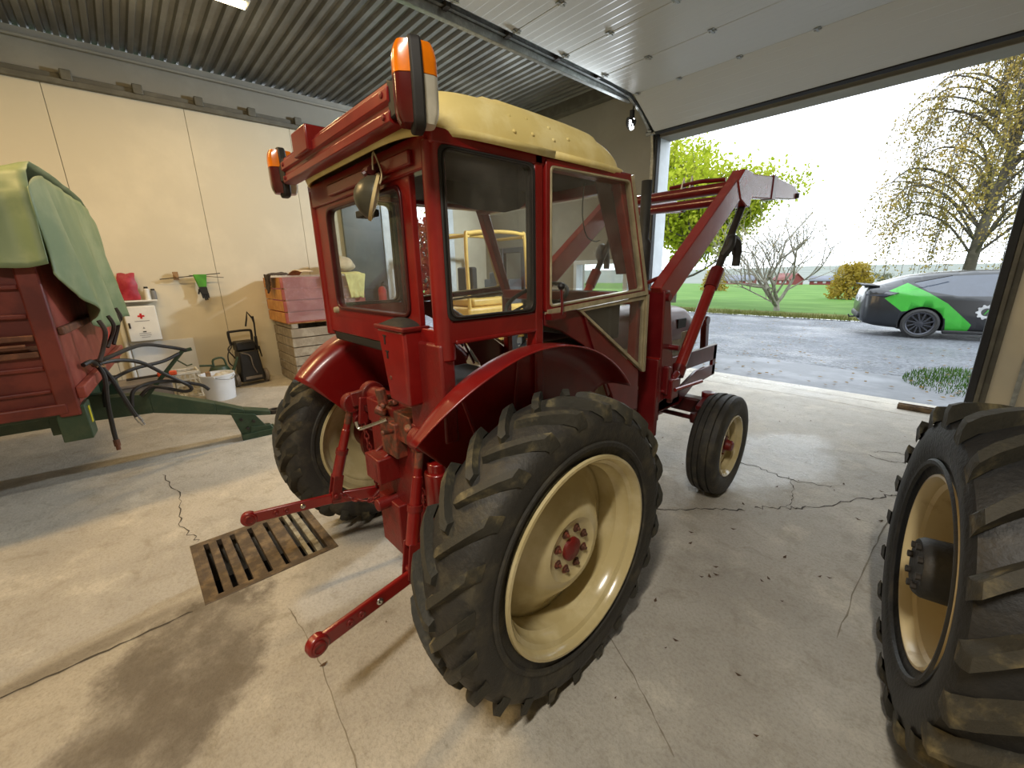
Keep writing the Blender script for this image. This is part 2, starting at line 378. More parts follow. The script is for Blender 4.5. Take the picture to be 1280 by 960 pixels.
# left wall: structural wall with sheet panels, a doorway to the yard
OY0, OY1, OZ = 3.92, 5.15, 3.25
m = MB()
m.bx(XL-0.2, XL, YB, OY0, 0, ZC); m.bx(XL-0.2, XL, OY1, YF+0.3, 0, ZC); m.bx(XL-0.2, XL, OY0, OY1, OZ, ZC)
wall_left = struct(m.build('wall_left', 'wall_grey'))
pw = 1.296; y = 1.064-pw*6; k = 0
while y < YF-0.01:
    a, b = max(y, YB), min(y+pw, YF)
    spans = [(a, b, 0.0)]
    if b > OY0 and a < OY1: spans = [(a, min(b, OY0), 0.0), (max(a, OY0), min(b, OY1), OZ), (max(a, OY1), b, 0.0)]
    for s0, s1, zb in spans:
        if s1-s0 > 0.05: MB().bx(XL, XL+0.02, s0+0.003, s1-0.003, zb, 3.75).build('wall_panel', 'wall_cream', wall_left)
    y += pw
m = MB(); m.bx(XL, XL+0.09, YB, YF, 3.74, 3.80); m.bx(XL, XL+0.05, YB, YF, 3.80, 3.86)
rail = struct(m.build('trim_1', 'rail_grey', None, 0.006))
for k in range(11):
    m = MB(); m.bx(XL+0.03, XL+0.11, -0.62+k*0.62-0.05, -0.62+k*0.62+0.05, 3.79, 3.90); m.build('rail_bracket', 'rail_grey', rail, 0.01)
struct(MB().tube([(XL+0.05, YB, 4.16), (XL+0.05, YF, 4.16)], 0.02, 8).build('trim_2', 'wall_grey'))
# door frame round the left doorway
m = MB(); m.bx(XL-0.22, XL+0.05, OY0-0.2, OY0, 0, OZ); m.bx(XL-0.22, XL+0.05, OY1, OY1+0.14, 0, OZ); m.bx(XL-0.22, XL+0.05, OY0-0.2, OY1+0.14, OZ, OZ+0.16)
struct(m.build('door_2', 'white_frame', None, 0.008))

# front wall with the big doorway and a window
WX0, WX1, WZ0, WZ1 = -5.02, -3.74, 0.80, 1.72
m = MB()
m.bx(XL-0.2, WX0, YF, YF+0.3, 0, ZC); m.bx(WX0, WX1, YF, YF+0.3, 0, WZ0); m.bx(WX0, WX1, YF, YF+0.3, WZ1, ZC)
m.bx(WX1, DX0, YF, YF+0.3, 0, ZC); m.bx(DX0, DX1, YF, YF+0.3, DZ, ZC); m.bx(DX1, XR+0.2, YF, YF+0.3, 0, ZC)
wall_front = struct(m.build('wall_front', 'wall_far'))
for k in range(3): MB().bx(DX1+0.11+k*1.29, DX1+0.11+(k+1)*1.29-0.006, YF-0.02, YF, 0.0, DZ+0.4).build('wall_panel', 'wall_cream', wall_front)
win = struct(MB().frame([(WX0, WZ0), (WX1, WZ0), (WX1, WZ1), (WX0, WZ1)], [(WX0+0.07, WZ0+0.07), (WX1-0.07, WZ0+0.07), (WX1-0.07, WZ1-0.07), (WX0+0.07, WZ1-0.07)], 'y', YF-0.03, YF+0.16).build('window_1', 'white_frame', None, 0.006))
m = MB(); m.bx(-3.99, -3.91, YF, YF+0.12, WZ0+0.06, WZ1-0.06); m.build('window_mullion', 'white_frame', win, 0.004)
m = MB(); m.bx(WX0-0.06, WX1+0.06, YF-0.10, YF+0.02, WZ0-0.04, WZ0); m.build('window_sill', 'white_frame', win, 0.006)
for a, b in ((WX0+0.07, -3.99), (-3.91, WX1-0.07)):
    MB().bx(a, b, YF+0.06, YF+0.066, WZ0+0.07, WZ1-0.07).build('window_pane', 'pane_glass', win)
m = MB()
for y in (YF-0.05,): pass
struct(MB().bx(XR, XR+0.2, YB, YF+0.3, 0, ZC).build('wall_right', 'wall_cream'))
m = MB(); m.bx(XL-0.2, XR+0.2, YB-0.2, YB, 0, ZC); struct(m.build('wall_back', 'wall_cream'))
# doorway reveals: pale frame, dark rubber strip and steel angle on the jambs
m = MB(); m.bx(DX0-0.02, DX0+0.012, YF+0.04, YF+0.33, 0, DZ); struct(m.build('trim_3', 'white_frame', None, 0.004))
m = MB(); m.bx(DX0-0.10, DX0-0.012, YF-0.03, YF, 0, DZ+0.06); struct(m.build('trim_4', 'galvanised', None, 0.004))
m = MB(); m.bx(DX0-0.016, DX0+0.016, YF-0.05, YF+0.03, 0, DZ+0.02); struct(m.build('trim_5', 'black_gasket', None, 0.004))
m = MB(); m.bx(DX1-0.03, DX1+0.03, YF-0.09, YF+0.03, 0, DZ); struct(m.build('trim_6', 'black_gasket', None, 0.006))
m = MB(); m.bx(DX1+0.03, DX1+0.065, YF-0.09, YF, 0, DZ); m.bx(DX1+0.065, DX1+0.11, YF-0.05, YF, 0, DZ); struct(m.build('trim_7', 'rail_grey', None, 0.006))
m = MB(); m.bx(DX0, DX1, YF+0.0, YF+0.32, DZ-0.02, DZ+0.01); struct(m.build('trim_8', 'wall_grey', None, 0.004))

# corrugated steel ceiling, ribs across the hall
m = MB(); prof = []; y = YB; p = 0.125
while y < YF:
    for dy, dz in ((0, 0), (0.035, 0), (0.05, 0.035), (0.095, 0.035), (0.11, 0.0)): prof.append((y+dy, ZC+dz))
    y += p
prof.append((YF, ZC)); n = len(prof)
xs = [XL-0.05, -4.4, -1.2, 1.6, XR+0.05]
for q in range(4):
    o = 0.0035 if q % 2 else 0.0
    m.add([(xs[q]-0.06, y, z-o) for y, z in prof]+[(xs[q+1], y, z-o) for y, z in prof], [(i, i+1, n+i+1, n+i) for i in range(n-1)])
struct(m.build('ceiling', 'ceiling_steel', None, 0, 20))
m = MB(); m.bx(XL-0.3, XR+0.3, YB-0.3, YF+0.4, ZC+0.06, ZC+0.2); struct(m.build('roof', 'rail_grey'))
m = MB(); m.bx(XL, XR, YF-0.16, YF, ZC-0.17, ZC); struct(m.build('trim_9', 'rail_grey', None, 0.004))

# ---------------------------------------------------------------- the raised sectional door
DW0, DW1 = DX0+0.02, DX1+0.1
path = [(6.0, 3.44), (5.42, 3.775), (4.70, 3.80), (3.98, 3.805), (3.26, 3.81), (2.54, 3.815), (1.82, 3.82)]
door = empty('door_1'); door['kind'] = 'structure'
for k in range(len(path)-1):
    (y0, z0), (y1, z1) = path[k], path[k+1]
    L = math.hypot(y1-y0, z1-z0)
    o = MB().bx(DW0, DW1, 0.003, L-0.003, -0.02, 0.02).build('door_panel', 'door_panel_grey', door, 0.006)
    o.location = (0, y0, z0); o.rotation_euler = (math.atan2(z1-z0, y1-y0), 0, 0)
    if k > 0:
        for hx in (DW0+0.06, DW0+0.62, DW0+1.3, DW0+2.0, DW0+2.7, DW1-0.06):
            # hinge plates hang on the inner (lower) skin when the door is raised
            h = MB().box((hx, 0, 0.024), (0.06, 0.075, 0.008)).box((hx, 0, 0.03), (0.02, 0.09, 0.012)).tube([(hx-0.03, 0, 0.03), (hx+0.03, 0, 0.03)], 0.008, 8).build('hinge', 'galvanised', o)
    else:
        MB().bx(DW0, DW1, -0.05, 0.004, -0.03, 0.03).build('bottom_seal', 'black_gasket', o, 0.008)
m = MB()
trk = [(YF-0.02, 0.02), (YF-0.02, 3.1), (YF-0.08, 3.42), (5.72, 3.66), (5.42, 3.775), (5.0, 3.80), (1.2, 3.83)]
for sx in (DX0-0.07, DX1+0.30):
    P = [Vector((sx, y, z)) for y, z in trk]
    for a, b in zip(P[:-1], P[1:]):
        m.bar(a, b, 0.006, 0.055, (0, 0, 1) if abs((b-a).normalized().z) < 0.9 else (0, 1, 0))
    for a, b in zip(P[:-1], P[1:]):
        d = (b-a).normalized(); nrm = Vector((0, -d.z, d.y))
        for sgn in (-1, 1):
            off = nrm*0.026*sgn + Vector((0.016 if sx < -1 else -0.016, 0, 0))
            m.bar(a+off, b+off, 0.034, 0.004, nrm)
m.bx(DX0-0.135, DX0-0.085, 1.2, 5.55, 3.72, 3.765); m.bx(DX0-0.09, DX0-0.08, 1.2, 5.5, 3.72, 3.86)
track = struct(m.build('trim_10', 'galvanised'))
for yy in (4.70, 3.98, 3.26, 2.54):
    m = MB(); m.box((DX0-0.05, yy, 3.80), (0.10, 0.05, 0.05)); m.tube([(DX0-0.07, yy, 3.80), (DX0-0.01, yy, 3.80)], 0.022, 12); m.build('track_roller', 'dark_metal', track)
for yy in (5.3, 3.2, 1.5):
    m = MB(); m.bx(DX0-0.10, DX0-0.06, yy-0.02, yy+0.02, 3.82, ZC+0.02); m.build('track_hanger', 'galvanised', track)
m = MB(); m.bar((DX0-0.1, YF-0.02, 3.46), (DX0-0.04, 5.95, 3.44), 0.05, 0.02); m.tube([(DX0-0.14, YF-0.1, 3.44), (DX0+0.02, YF-0.1, 3.44)], 0.03, 12); m.build('cable_drum', 'galvanised', track)

# ---------------------------------------------------------------- lamps of the hall and an added fill lamp
emis('tube_warm', (1.0, 0.80, 0.5), 12.0); emis('led_white', (0.95, 0.98, 1.0), 18.0)
mat('fixture_white', srgb(205, 198, 180), 0.5)
def lamp(x, y, power, color=LAMP_COLOR):
    t = empty('ceiling_lamp', (x, y, ZC-0.05))
    MB().box((0, 0, 0.0), (0.16, 1.24, 0.06)).build('lamp_housing', 'fixture_white', t, 0.008)
    for sx in (-0.035, 0.035): MB().tube([(sx, -0.59, -0.045), (sx, 0.59, -0.045)], 0.013, 10).build('lamp_tube', 'tube_warm', t)
    l = bpy.data.lights.new('tube_light', 'AREA'); l.shape = 'RECTANGLE'; l.size = 0.14; l.size_y = 1.2; l.energy = power; l.color = color
    lo = bpy.data.objects.new('tube_light', l); COL.objects.link(lo); lo.parent = t; lo.location = (0, 0, -0.07)
    return t
tag(lamp(-5.42, 0.86, LAMP_POWER*0.85), 'lit twin tube lamp on the corrugated ceiling above the green drawbar', 'lamp')
for k, (x, y) in enumerate(((-5.42, -3.0), (-3.6, -1.6), (0.3, -1.1))):
    tag(lamp(x, y, LAMP_POWER*(1.1, 1.7, 2.4)[k], (LAMP_COLOR, LAMP_COLOR, (1.0, 0.93, 0.82))[k]), ('lit twin tube lamp on the ceiling above the rear of the red trailer', 'lit twin tube lamp on the ceiling between the trailer and the tractor', 'added fill lamp on the ceiling behind the camera, out of view')[k], 'lamp', 'tube lamps on the hall ceiling')  # the third lamp is unseen, added as fill for the right-hand floor
t = tag(empty('work_light', (-3.66, 5.68, 3.52)), 'small bright white lamp hanging at the door track corner', 'lamp')
MB().box((0, 0, 0.10), (0.05, 0.05, 0.12)).tube([(0, 0, 0.1), (0.0, 0.05, 0.28)], 0.01, 8).build('lamp_socket', 'black_plastic', t, 0.006)
MB().tube(spline([(-0.025, 0, 0.05), (-0.025, 0, -0.05), (0, 0, -0.075), (0.025, 0, -0.05), (0.025, 0, 0.05)], 5), 0.012, 10).build('lamp_bulb', 'led_white', t)
# added hood, made to keep the light of this lamp off the door wall
MB().lathe([(0.0, 0.02), (0.05, 0.06), (0.10, 0.085)], (0.02, 0.06, 0.03), (-0.42, -0.75, -0.35), 20).build('added_hood', 'black_plastic', t, solid=0.003)
l = bpy.data.lights.new('bulb_light', 'SPOT'); l.energy = 720; l.color = (0.84, 0.92, 1.0); l.shadow_soft_size = 0.12; l.spot_size = math.radians(150); l.spot_blend = 0.7
lo = bpy.data.objects.new('bulb_light', l); COL.objects.link(lo); lo.parent = t; lo.location = (-0.03, -0.08, -0.05); lo.rotation_euler = Vector((-0.52, -0.76, -0.38)).to_track_quat('-Z', 'Y').to_euler()

# steel threshold channel lying in the doorway
m = MB(); m.bx(-0.36, 0.12, 6.10, 6.11, 0, 0.055); m.bx(-0.36, 0.12, 6.17, 6.18, 0, 0.055); m.bx(-0.36, 0.12, 6.10, 6.18, 0, 0.008)
tag(m.build('steel_channel', 'cast_iron', None, 0.002), 'short rusty steel channel lying at the foot of the door jamb', 'channel')

rnd = random.Random(4); V = []; Fs = []
for k in range(60):
    x, y = rnd.uniform(-2.0, 0.0), rnd.uniform(0.3, 5.5)
    if k < 14: x, y = rnd.uniform(-0.9, -0.2), rnd.uniform(1.2, 2.6)
    s_ = rnd.uniform(0.004, 0.012); a = rnd.uniform(0, 6.3); o = len(V)
    for q in range(4): V.append((x+s_*(1.6 if q % 2 else 0.7)*math.cos(a+q*PI/2), y+s_*(1.6 if q % 2 else 0.7)*math.sin(a+q*PI/2), 0.002+(0.006 if q % 2 else 0)))
    Fs.append((o, o+1, o+2, o+3))
mat('debris_brown', srgb(82, 60, 40), 0.9)
o = MB().add(V, Fs).build('floor_debris', 'debris_brown'); o['kind'] = 'stuff'; tag(o, 'small brown crumbs and leaf bits scattered over the concrete floor', 'debris')

# ================================================================== THE TRACTOR (local frame: x right, y forward, z up, origin under the rear axle)
TR = tag(empty('tractor', (-1.71, 1.04, -0.02)), 'red vintage tractor with cream-roofed cab and front loader', 'tractor')

def make_tyre(name, R, hw, bead, mats, lug_n, lug_h, sweep, parent, lug_w=0.03, flip=False):
    b = R-lug_h; m = MB()
    prof = [(-hw*0.78, bead-0.012), (-hw*0.88, bead+0.03), (-hw*0.98, bead+(b-bead)*0.42), (-hw*1.0, bead+(b-bead)*0.66), (-hw*0.95, b-0.034), (-hw*0.75, b-0.012), (-hw*0.35, b+0.004), (0, b+0.006)]
    prof = prof+[(-x, r) for x, r in prof[-2::-1]]
    m.lathe(prof, n=72)
    # raised rings on the sidewalls
    for sx in (-1, 1):
        r0 = bead+0.045; m.lathe([(sx*hw*0.93, r0-0.012), (sx*(hw*0.955+0.004), r0-0.006), (sx*(hw*0.965+0.004), r0+0.006), (sx*hw*0.955, r0+0.013)], n=72)
    m.cm = 1
    for side in (-1, 1):
        for k in range(lug_n):
            t0 = 2*PI*(k+(0.5 if side < 0 else 0))/lug_n; V = []
            secs = [(1.0, b-0.05, b-0.047), (1.008, b-0.04, R-0.040), (0.97, b-0.03, R-0.018), (0.80, b-0.012, R-0.006), (0.55, b-0.008, R), (0.3, b-0.004, R+0.004), (0.06, b-0.004, R+0.005), (-0.06, b-0.003, R-0.002)]
            for fx, rb, rt_ in secs:
                u = 1-max(0, min(1, fx)); th = t0+sweep*(u**0.85)
                wb, wt = lug_w*1.25, lug_w*0.78
                if fx < 0: wt *= 0.6
                for rr, ww, sg in ((rb, wb, -1), (rt_, wt, -1), (rt_, wt, 1), (rb, wb, 1)):
                    a = th+sg*ww/R/1.0*0.8
                    V.append((side*fx*hw, rr*math.cos(a), rr*math.sin(a)))
            n = len(secs); Fs = [(0, 1, 2, 3), tuple(4*(n-1)+i for i in (3, 2, 1, 0))]
            for i in range(n-1):
                for j in range(3): Fs.append((4*i+j, 4*i+j+1, 4*i+4+j+1, 4*i+4+j))
            m.add(V, Fs)
    o = m.build(name, mats, parent, 0, 40)
    return o
def bolt_ring(parent, x, rad, n, r, h, material, sgn, name='wheel_bolt'):
    for k in range(n):
        a = 2*PI*(k+0.5)/n; c = Vector((x, rad*math.cos(a), rad*math.sin(a)))
        MB().lathe([(0, 0.0001), (0, r*1.5), (sgn*h*0.25, r*1.5), (sgn*h*0.25, r), (sgn*h*0.8, r), (sgn*h*0.8, r*0.55), (sgn*h*1.5, r*0.5), (sgn*h*1.5, 0.0001)], c, n=8).build(name, material, parent)
def rear_wheel(side):
    x = side*0.805
    ty = make_tyre('rear_tyre', 0.577, 0.130, 0.372, ['rubber', 'lug_dusty'], 23, 0.027, math.radians(16), TR, 0.028); ty.location = (x, 0, 0.597)
    s = side
    k = 0.014
    rim = [(0.108, 0.379), (0.117, 0.376), (0.118, 0.366), (0.108, 0.357), (0.088, 0.352), (0.078, 0.338), (0.045, 0.332), (0.03, 0.318), (-0.05, 0.318), (-0.07, 0.345), (-0.106, 0.357), (-0.118, 0.366), (-0.117, 0.377), (-0.108, 0.379), (-0.07, 0.36), (-0.05, 0.33), (0.03, 0.33), (0.08, 0.358)]
    MB().lathe([(s*(x_+(k if x_ > 0 else -k)), r_) for x_, r_ in rim], n=72, closed=True).build('rim', 'cream_rim', ty)
    disc = [(-0.065, 0.325), (-0.06, 0.30), (-0.045, 0.27), (-0.005, 0.22), (0.030, 0.175), (0.048, 0.145), (0.050, 0.125), (0.040, 0.108), (0.037, 0.095), (0.037, 0.04), (0.037, 0.0001)]
    MB().lathe([(s*(x_+0.02), r_) for x_, r_ in disc], n=56).build('wheel_disc', 'cream_rim', ty, solid=0.006)
    MB().lathe([(s*0.05, 0.046), (s*0.072, 0.044), (s*0.076, 0.038), (s*0.078, 0.0001)], n=28).build('hub_cap', 'red_paint_worn', ty)
    bolt_ring(ty, s*0.060, 0.079, 8, 0.0115, 0.012, 'greasy_metal', s)
    return ty
rear_wheel(1); rear_wheel(-1)
def front_wheel(side):
    s = side; hw = 0.10; R = 0.358; m = MB()
    prof = [(-hw*0.75, 0.208), (-hw*0.92, 0.24), (-hw, 0.28), (-hw*0.97, 0.318), (-hw*0.9, 0.338), (-hw*0.78, 0.349), (-hw*0.52, 0.353), (-hw*0.5, 0.342), (-hw*0.42, 0.342), (-hw*0.40, 0.356), (-hw*0.12, R), (-hw*0.10, 0.344)]
    prof = prof+[(-a, r) for a, r in prof[::-1]]
    m.lathe(prof, n=64); ty = m.build('front_tyre', ['rubber'], TR, 0, 30); ty.location = (s*0.665, 1.88, R+0.02); ty.rotation_euler = (0, 0, 0.05)
    m = MB(); m.lathe([(s*0.08, 0.222), (s*0.09, 0.219), (s*0.09, 0.212), (s*0.078, 0.205), (s*0.06, 0.2), (s*0.05, 0.185), (-s*0.03, 0.178), (-s*0.06, 0.2), (-s*0.09, 0.212), (-s*0.09, 0.22), (-s*0.08, 0.222), (-s*0.05, 0.2), (s*0.04, 0.195)], n=56, closed=True); m.build('rim', 'cream_rim', ty)
    m = MB(); m.lathe([(s*0.0, 0.186), (s*0.012, 0.165), (s*0.03, 0.13), (s*0.03, 0.1), (s*0.018, 0.085), (s*0.018, 0.0001)], n=40); m.build('wheel_disc', 'cream_rim', ty, solid=0.005)
    m = MB(); m.lathe([(s*0.0, 0.062), (s*0.045, 0.058), (s*0.05, 0.04), (s*0.085, 0.037), (s*0.095, 0.028), (s*0.098, 0.0001)], n=24); m.build('hub_cap', 'red_paint_worn', ty)
    bolt_ring(ty, s*0.02, 0.072, 6, 0.009, 0.016, 'red_paint_worn', s)
front_wheel(1); front_wheel(-1)

# ---- chassis, axles, engine
m = MB(); m.bx(-0.19, 0.19, -0.2, 1.2, 0.38, 0.86); m.bx(-0.22, 0.22, -0.26, 0.12, 0.42, 0.93); m.bx(-0.15, 0.15, 1.2, 2.15, 0.42, 0.80)
m.tube([(-0.2, 0.9, 0.62), (0.2, 0.9, 0.62)], 0.2, 20); m.build('transmission_case', 'red_paint_worn', TR, 0.03)
m = MB()
for s in (-1, 1): m.tube([(s*0.2, 0, 0.597), (s*0.34, 0, 0.597), (s*0.36, 0, 0.597), (s*0.80, 0, 0.597)], [0.15, 0.12, 0.09, 0.085], 20); m.lathe([(s*0.60, 0.09), (s*0.60, 0.16), (s*0.64, 0.16), (s*0.64, 0.09)], (0, 0, 0.597), n=28); m.lathe([(s*0.76, 0.085), (s*0.76, 0.115), (s*0.85, 0.115), (s*0.85, 0.01)], (0, 0, 0.597), n=28)
m.tube([(-0.3, 0, 0.597), (0.3, 0, 0.597)], 0.06, 12)
m.build('rear_axle', 'red_paint_worn', TR)
m = MB(); m.bx(-0.58, 0.58, 1.83, 1.93, 0.57, 0.68); m.prism([(-0.25, 0.55), (0.25, 0.55), (0.2, 0.74), (-0.2, 0.74)], 'y', 1.80, 1.96)
m.build('front_axle', 'dark_red', TR, 0.012)
for s in (-1, 1):
    m = MB(); m.tube([(s*0.56, 1.88, 0.71), (s*0.56, 1.88, 0.36)], 0.032, 14); m.tube([(s*0.56, 1.88, 0.378), (s*0.70, 1.88, 0.378)], 0.028, 14); m.bar((s*0.56, 1.88, 0.70), (s*0.58, 1.70, 0.66), 0.05, 0.03); m.tube([(s*0.56, 1.88, 0.69), (s*0.56, 1.88, 0.735)], 0.045, 14)
    m.build('steering_knuckle', 'maroon_paint', TR, 0.005)
m = MB(); m.tube([(-0.57, 1.66, 0.60), (0.57, 1.66, 0.60)], 0.016, 12)
for s in (-1, 1): m.lathe([(-0.035, 0.001), (-0.035, 0.026), (0, 0.034), (0.03, 0.026), (0.03, 0.001)], (s*0.57, 1.66, 0.605), (0, 0, 1), 14)
m.build('tie_rod', 'dark_red', TR)
# bonnet: rounded section swept forward
def bonnet(u, v):
    y = 0.98+1.30*u; a = PI*v
    hw = 0.255-0.03*max(0, u-0.75)/0.25*1.0; top = 1.345-0.05*u-0.05*max(0, (u-0.9)/0.1)**2
    ex = 0.45
    cx = math.copysign(abs(math.cos(a))**ex, math.cos(a))*hw; cz = abs(math.sin(a))**ex*0.24
    return (cx, y, top-0.24+cz)
m = MB(); m.grid(bonnet, 20, 28); m.add([bonnet(1, j/28) for j in range(29)], [tuple(range(29))]); m.build('bonnet', 'bonnet_paint', TR, 0, 50, solid=0.004)
m = MB()
for s in (-1, 1): m.bx(s*0.245-0.004, s*0.245+0.004, 1.0, 2.24, 0.86, 1.115)
m.bx(-0.2, 0.2, 1.0, 2.2, 0.75, 1.1); m.build('engine_side_panel', 'aluminium_trim', TR, 0.004)
for s in (-1, 1):
    m = MB(); m.bx(s*0.256-0.006, s*0.256+0.006, 1.95, 2.08, 1.15, 1.22); m.build('side_badge', 'seal_black', TR, 0.003)
m = MB(); m.bx(-0.21, 0.21, 2.24, 2.29, 0.8, 1.2); gr = m.build('radiator_grille', 'dark_metal', TR, 0.01)
for k in range(7): MB().bx(-0.19, 0.19, 2.285, 2.30, 0.84+k*0.05, 0.86+k*0.05).build('grille_bar', 'aluminium_trim', gr)
m = MB(); m.tube([(0.25, 1.42, 1.2), (0.25, 1.42, 1.30), (0.25, 1.42, 1.31), (0.25, 1.42, 1.74), (0.25, 1.42, 1.75), (0.25, 1.42, 1.77), (0.25, 1.42, 2.1)], [0.03, 0.03, 0.048, 0.048, 0.042, 0.029, 0.029], 18, False); m.build('exhaust_stack', 'exhaust_black', TR, solid=0.004)

# ---- front subframe / bumper of the loader
for s in (-1, 1):
    m = MB(); m.bx(s*0.40-0.012, s*0.40+0.012, 1.2, 2.33, 0.885, 1.005); m.prism([(2.0, 0.845), (2.33, 0.845), (2.33, 0.76), (1.96, 0.735), (1.75, 0.64), (1.25, 0.66), (1.25, 0.72), (1.7, 0.745)], 'x', s*0.40-0.012, s*0.40+0.012); m.bx(s*0.40-0.012, s*0.40+0.012, 1.25, 1.75, 0.66, 0.89)
    m.bx(s*0.40-0.012, s*0.40+0.012, 2.27, 2.33, 0.76, 1.0)
    m.build('loader_subframe', 'maroon_paint', TR, 0.004)
    m = MB(); m.bar((s*0.31, 2.33, 0.92), (s*0.31, 2.30, 1.17), 0.045, 0.06, (0, 1, 0)); m.lathe([(-0.025, 0.001), (-0.025, 0.04), (0.025, 0.04), (0.025, 0.001)], (s*0.31, 2.30, 1.18), (1, 0, 0), 16); m.build('guard_lug', 'maroon_paint', TR, 0.006)
    # loader post
    m = MB(); m.prism([(1.17, 1.47), (1.235, 1.47), (1.33, 1.05), (1.35, 0.90), (1.34, 0.83), (1.19, 0.81)], 'x', s*0.42, s*0.55)
    po = m.build('loader_post', 'maroon_paint', TR, 0.008)
    m = MB(); m.bx(s*0.425, s*0.545, 1.16, 1.20, 0.60, 1.08); m.bx(s*0.15, s*0.5, 1.17, 1.30, 0.66, 0.80); m.build('post_base', 'maroon_paint', po, 0.006)
    for (y, z, r, h) in ((1.20, 1.43, 0.022, 0.018), (1.27, 1.14, 0.016, 0.06), (1.25, 0.98, 0.012, 0.02), (1.22, 0.88, 0.012, 0.02)):
        MB().tube([(s*0.545, y, z), (s*(0.55+h), y, z)], r, 12).build('pin', 'maroon_paint', po)
    MB().bx(s*0.42, s*0.55, 1.162, 1.172, 1.08, 1.09).build('weld_line', 'loader_paint', po)
    # arm: boom up to the knee, then forward
    m = MB(); m.prism([(1.15, 1.485), (1.235, 1.37), (2.13, 2.02), (2.05, 2.14)], 'x', s*0.465, s*0.535)
    arm = m.build('loader_arm', 'loader_paint', TR, 0.006)
    m = MB(); m.prism([(2.04, 2.125), (2.14, 2.21), (2.29, 2.205), (2.31, 2.05), (2.29, 1.985), (2.24, 1.985), (2.12, 2.02)], 'x', s*0.458, s*0.542); m.build('knee_plate', 'loader_paint', arm, 0.005)
    m = MB(); m.prism([(2.285, 2.2), (2.78, 2.235), (3.25, 2.225), (3.38, 2.19), (3.40, 2.15), (3.36, 2.13), (2.3, 2.045)], 'x', s*0.467, s*0.533); m.build('arm_tip', 'loader_paint', arm, 0.006)
    m = MB(); m.bx(s*0.46, s*0.54, 2.72, 2.80, 2.075, 2.242); m.build('arm_band', 'maroon_paint', arm, 0.003)
    MB().tube([(s*0.45, 3.35, 2.155), (s*0.55, 3.35, 2.155)], 0.022, 14).build('pin', 'dark_metal', arm)
    # lift cylinder
    a = Vector((s*0.5, 1.50, 0.93)); b = Vector((s*0.5, 2.27, 2.0)); d = b-a
    cy = MB().tube([a, a+d*0.52], 0.036, 18).build('lift_cylinder', 'loader_paint', TR)
    MB().tube([a+d*0.49, a+d*0.60], 0.044, 18).build('cylinder_gland', 'maroon_paint', cy)
    MB().tube([a-d*0.01, a+d*0.04], 0.045, 18).build('cylinder_foot', 'maroon_paint', cy)
    MB().tube([a+d*0.52, b], 0.024, 14).build('piston_rod', 'dark_metal', cy)
    m = MB(); q = a+d*0.74; m.tube(spline([q+Vector((0, -0.05, -0.06)), q+Vector((s*0.035, -0.03, 0.0)), q+Vector((s*0.03, 0.0, 0.05)), q+Vector((s*0.04, 0.06, 0.02)), q+Vector((s*0.04, 0.09, -0.06)), q+Vector((s*0.04, 0.09, -0.13))], 5), [0.03]*14+[0.032]*6+[0.026]*6, 10)
    m.build('rod_wrap', 'rubber_black', cy)
# valve block and lever on the right post
m = MB(); m.bx(0.53, 0.60, 1.24, 1.33, 0.83, 0.95); m.bx(0.54, 0.58, 1.22, 1.26, 0.86, 1.03); m.tube([(0.57, 1.30, 0.94), (0.57, 1.36, 0.97)], 0.02, 10); m.tube([(0.57, 1.28, 0.80), (0.57, 1.28, 0.86)], 0.018, 10); m.tube([(0.55, 1.34, 0.80), (0.55, 1.34, 0.9)], 0.015, 10)
vb = m.build('valve_block', 'maroon_paint', TR, 0.006)
MB().tube([(0.60, 1.28, 0.885), (0.61, 1.62, 0.875)], 0.012, 10).build('lever', 'loader_paint', vb)
m = MB(); m.tube([(0.46, 1.08, 1.50), (0.46, 1.22, 1.53), (0.48, 1.3, 1.55)], 0.012, 8); m.bx(0.44, 0.48, 1.06, 1.10, 1.36, 1.53); m.build('hose_bracket', 'maroon_paint', TR, 0.004)
m = MB(); m.tube([(-0.47, 2.08, 2.10), (0.47, 2.08, 2.10)], 0.038, 18); ct = m.build('loader_cross_tube', 'maroon_paint', TR)
MB().tube([(-0.47, 2.0, 2.01), (0.47, 2.0, 2.01)], 0.032, 18).build('lower_cross_tube', 'maroon_paint', ct)
for dx in (0.155, 0.215):
    m = MB(); m.prism([(2.04, 2.13), (2.11, 2.13), (2.075, 2.21)], 'x', dx-0.004, dx+0.004); m.build('gusset', 'warning_white', ct)
m = MB(); m.tube(spline([(0.06, 2.06, 2.15), (0.14, 2.07, 2.155), (0.28, 2.05, 2.16), (0.36, 2.06, 2.155), (0.45, 2.07, 2.15)], 5), 0.014, 8); m.build('hydraulic_hose', 'maroon_paint', ct)

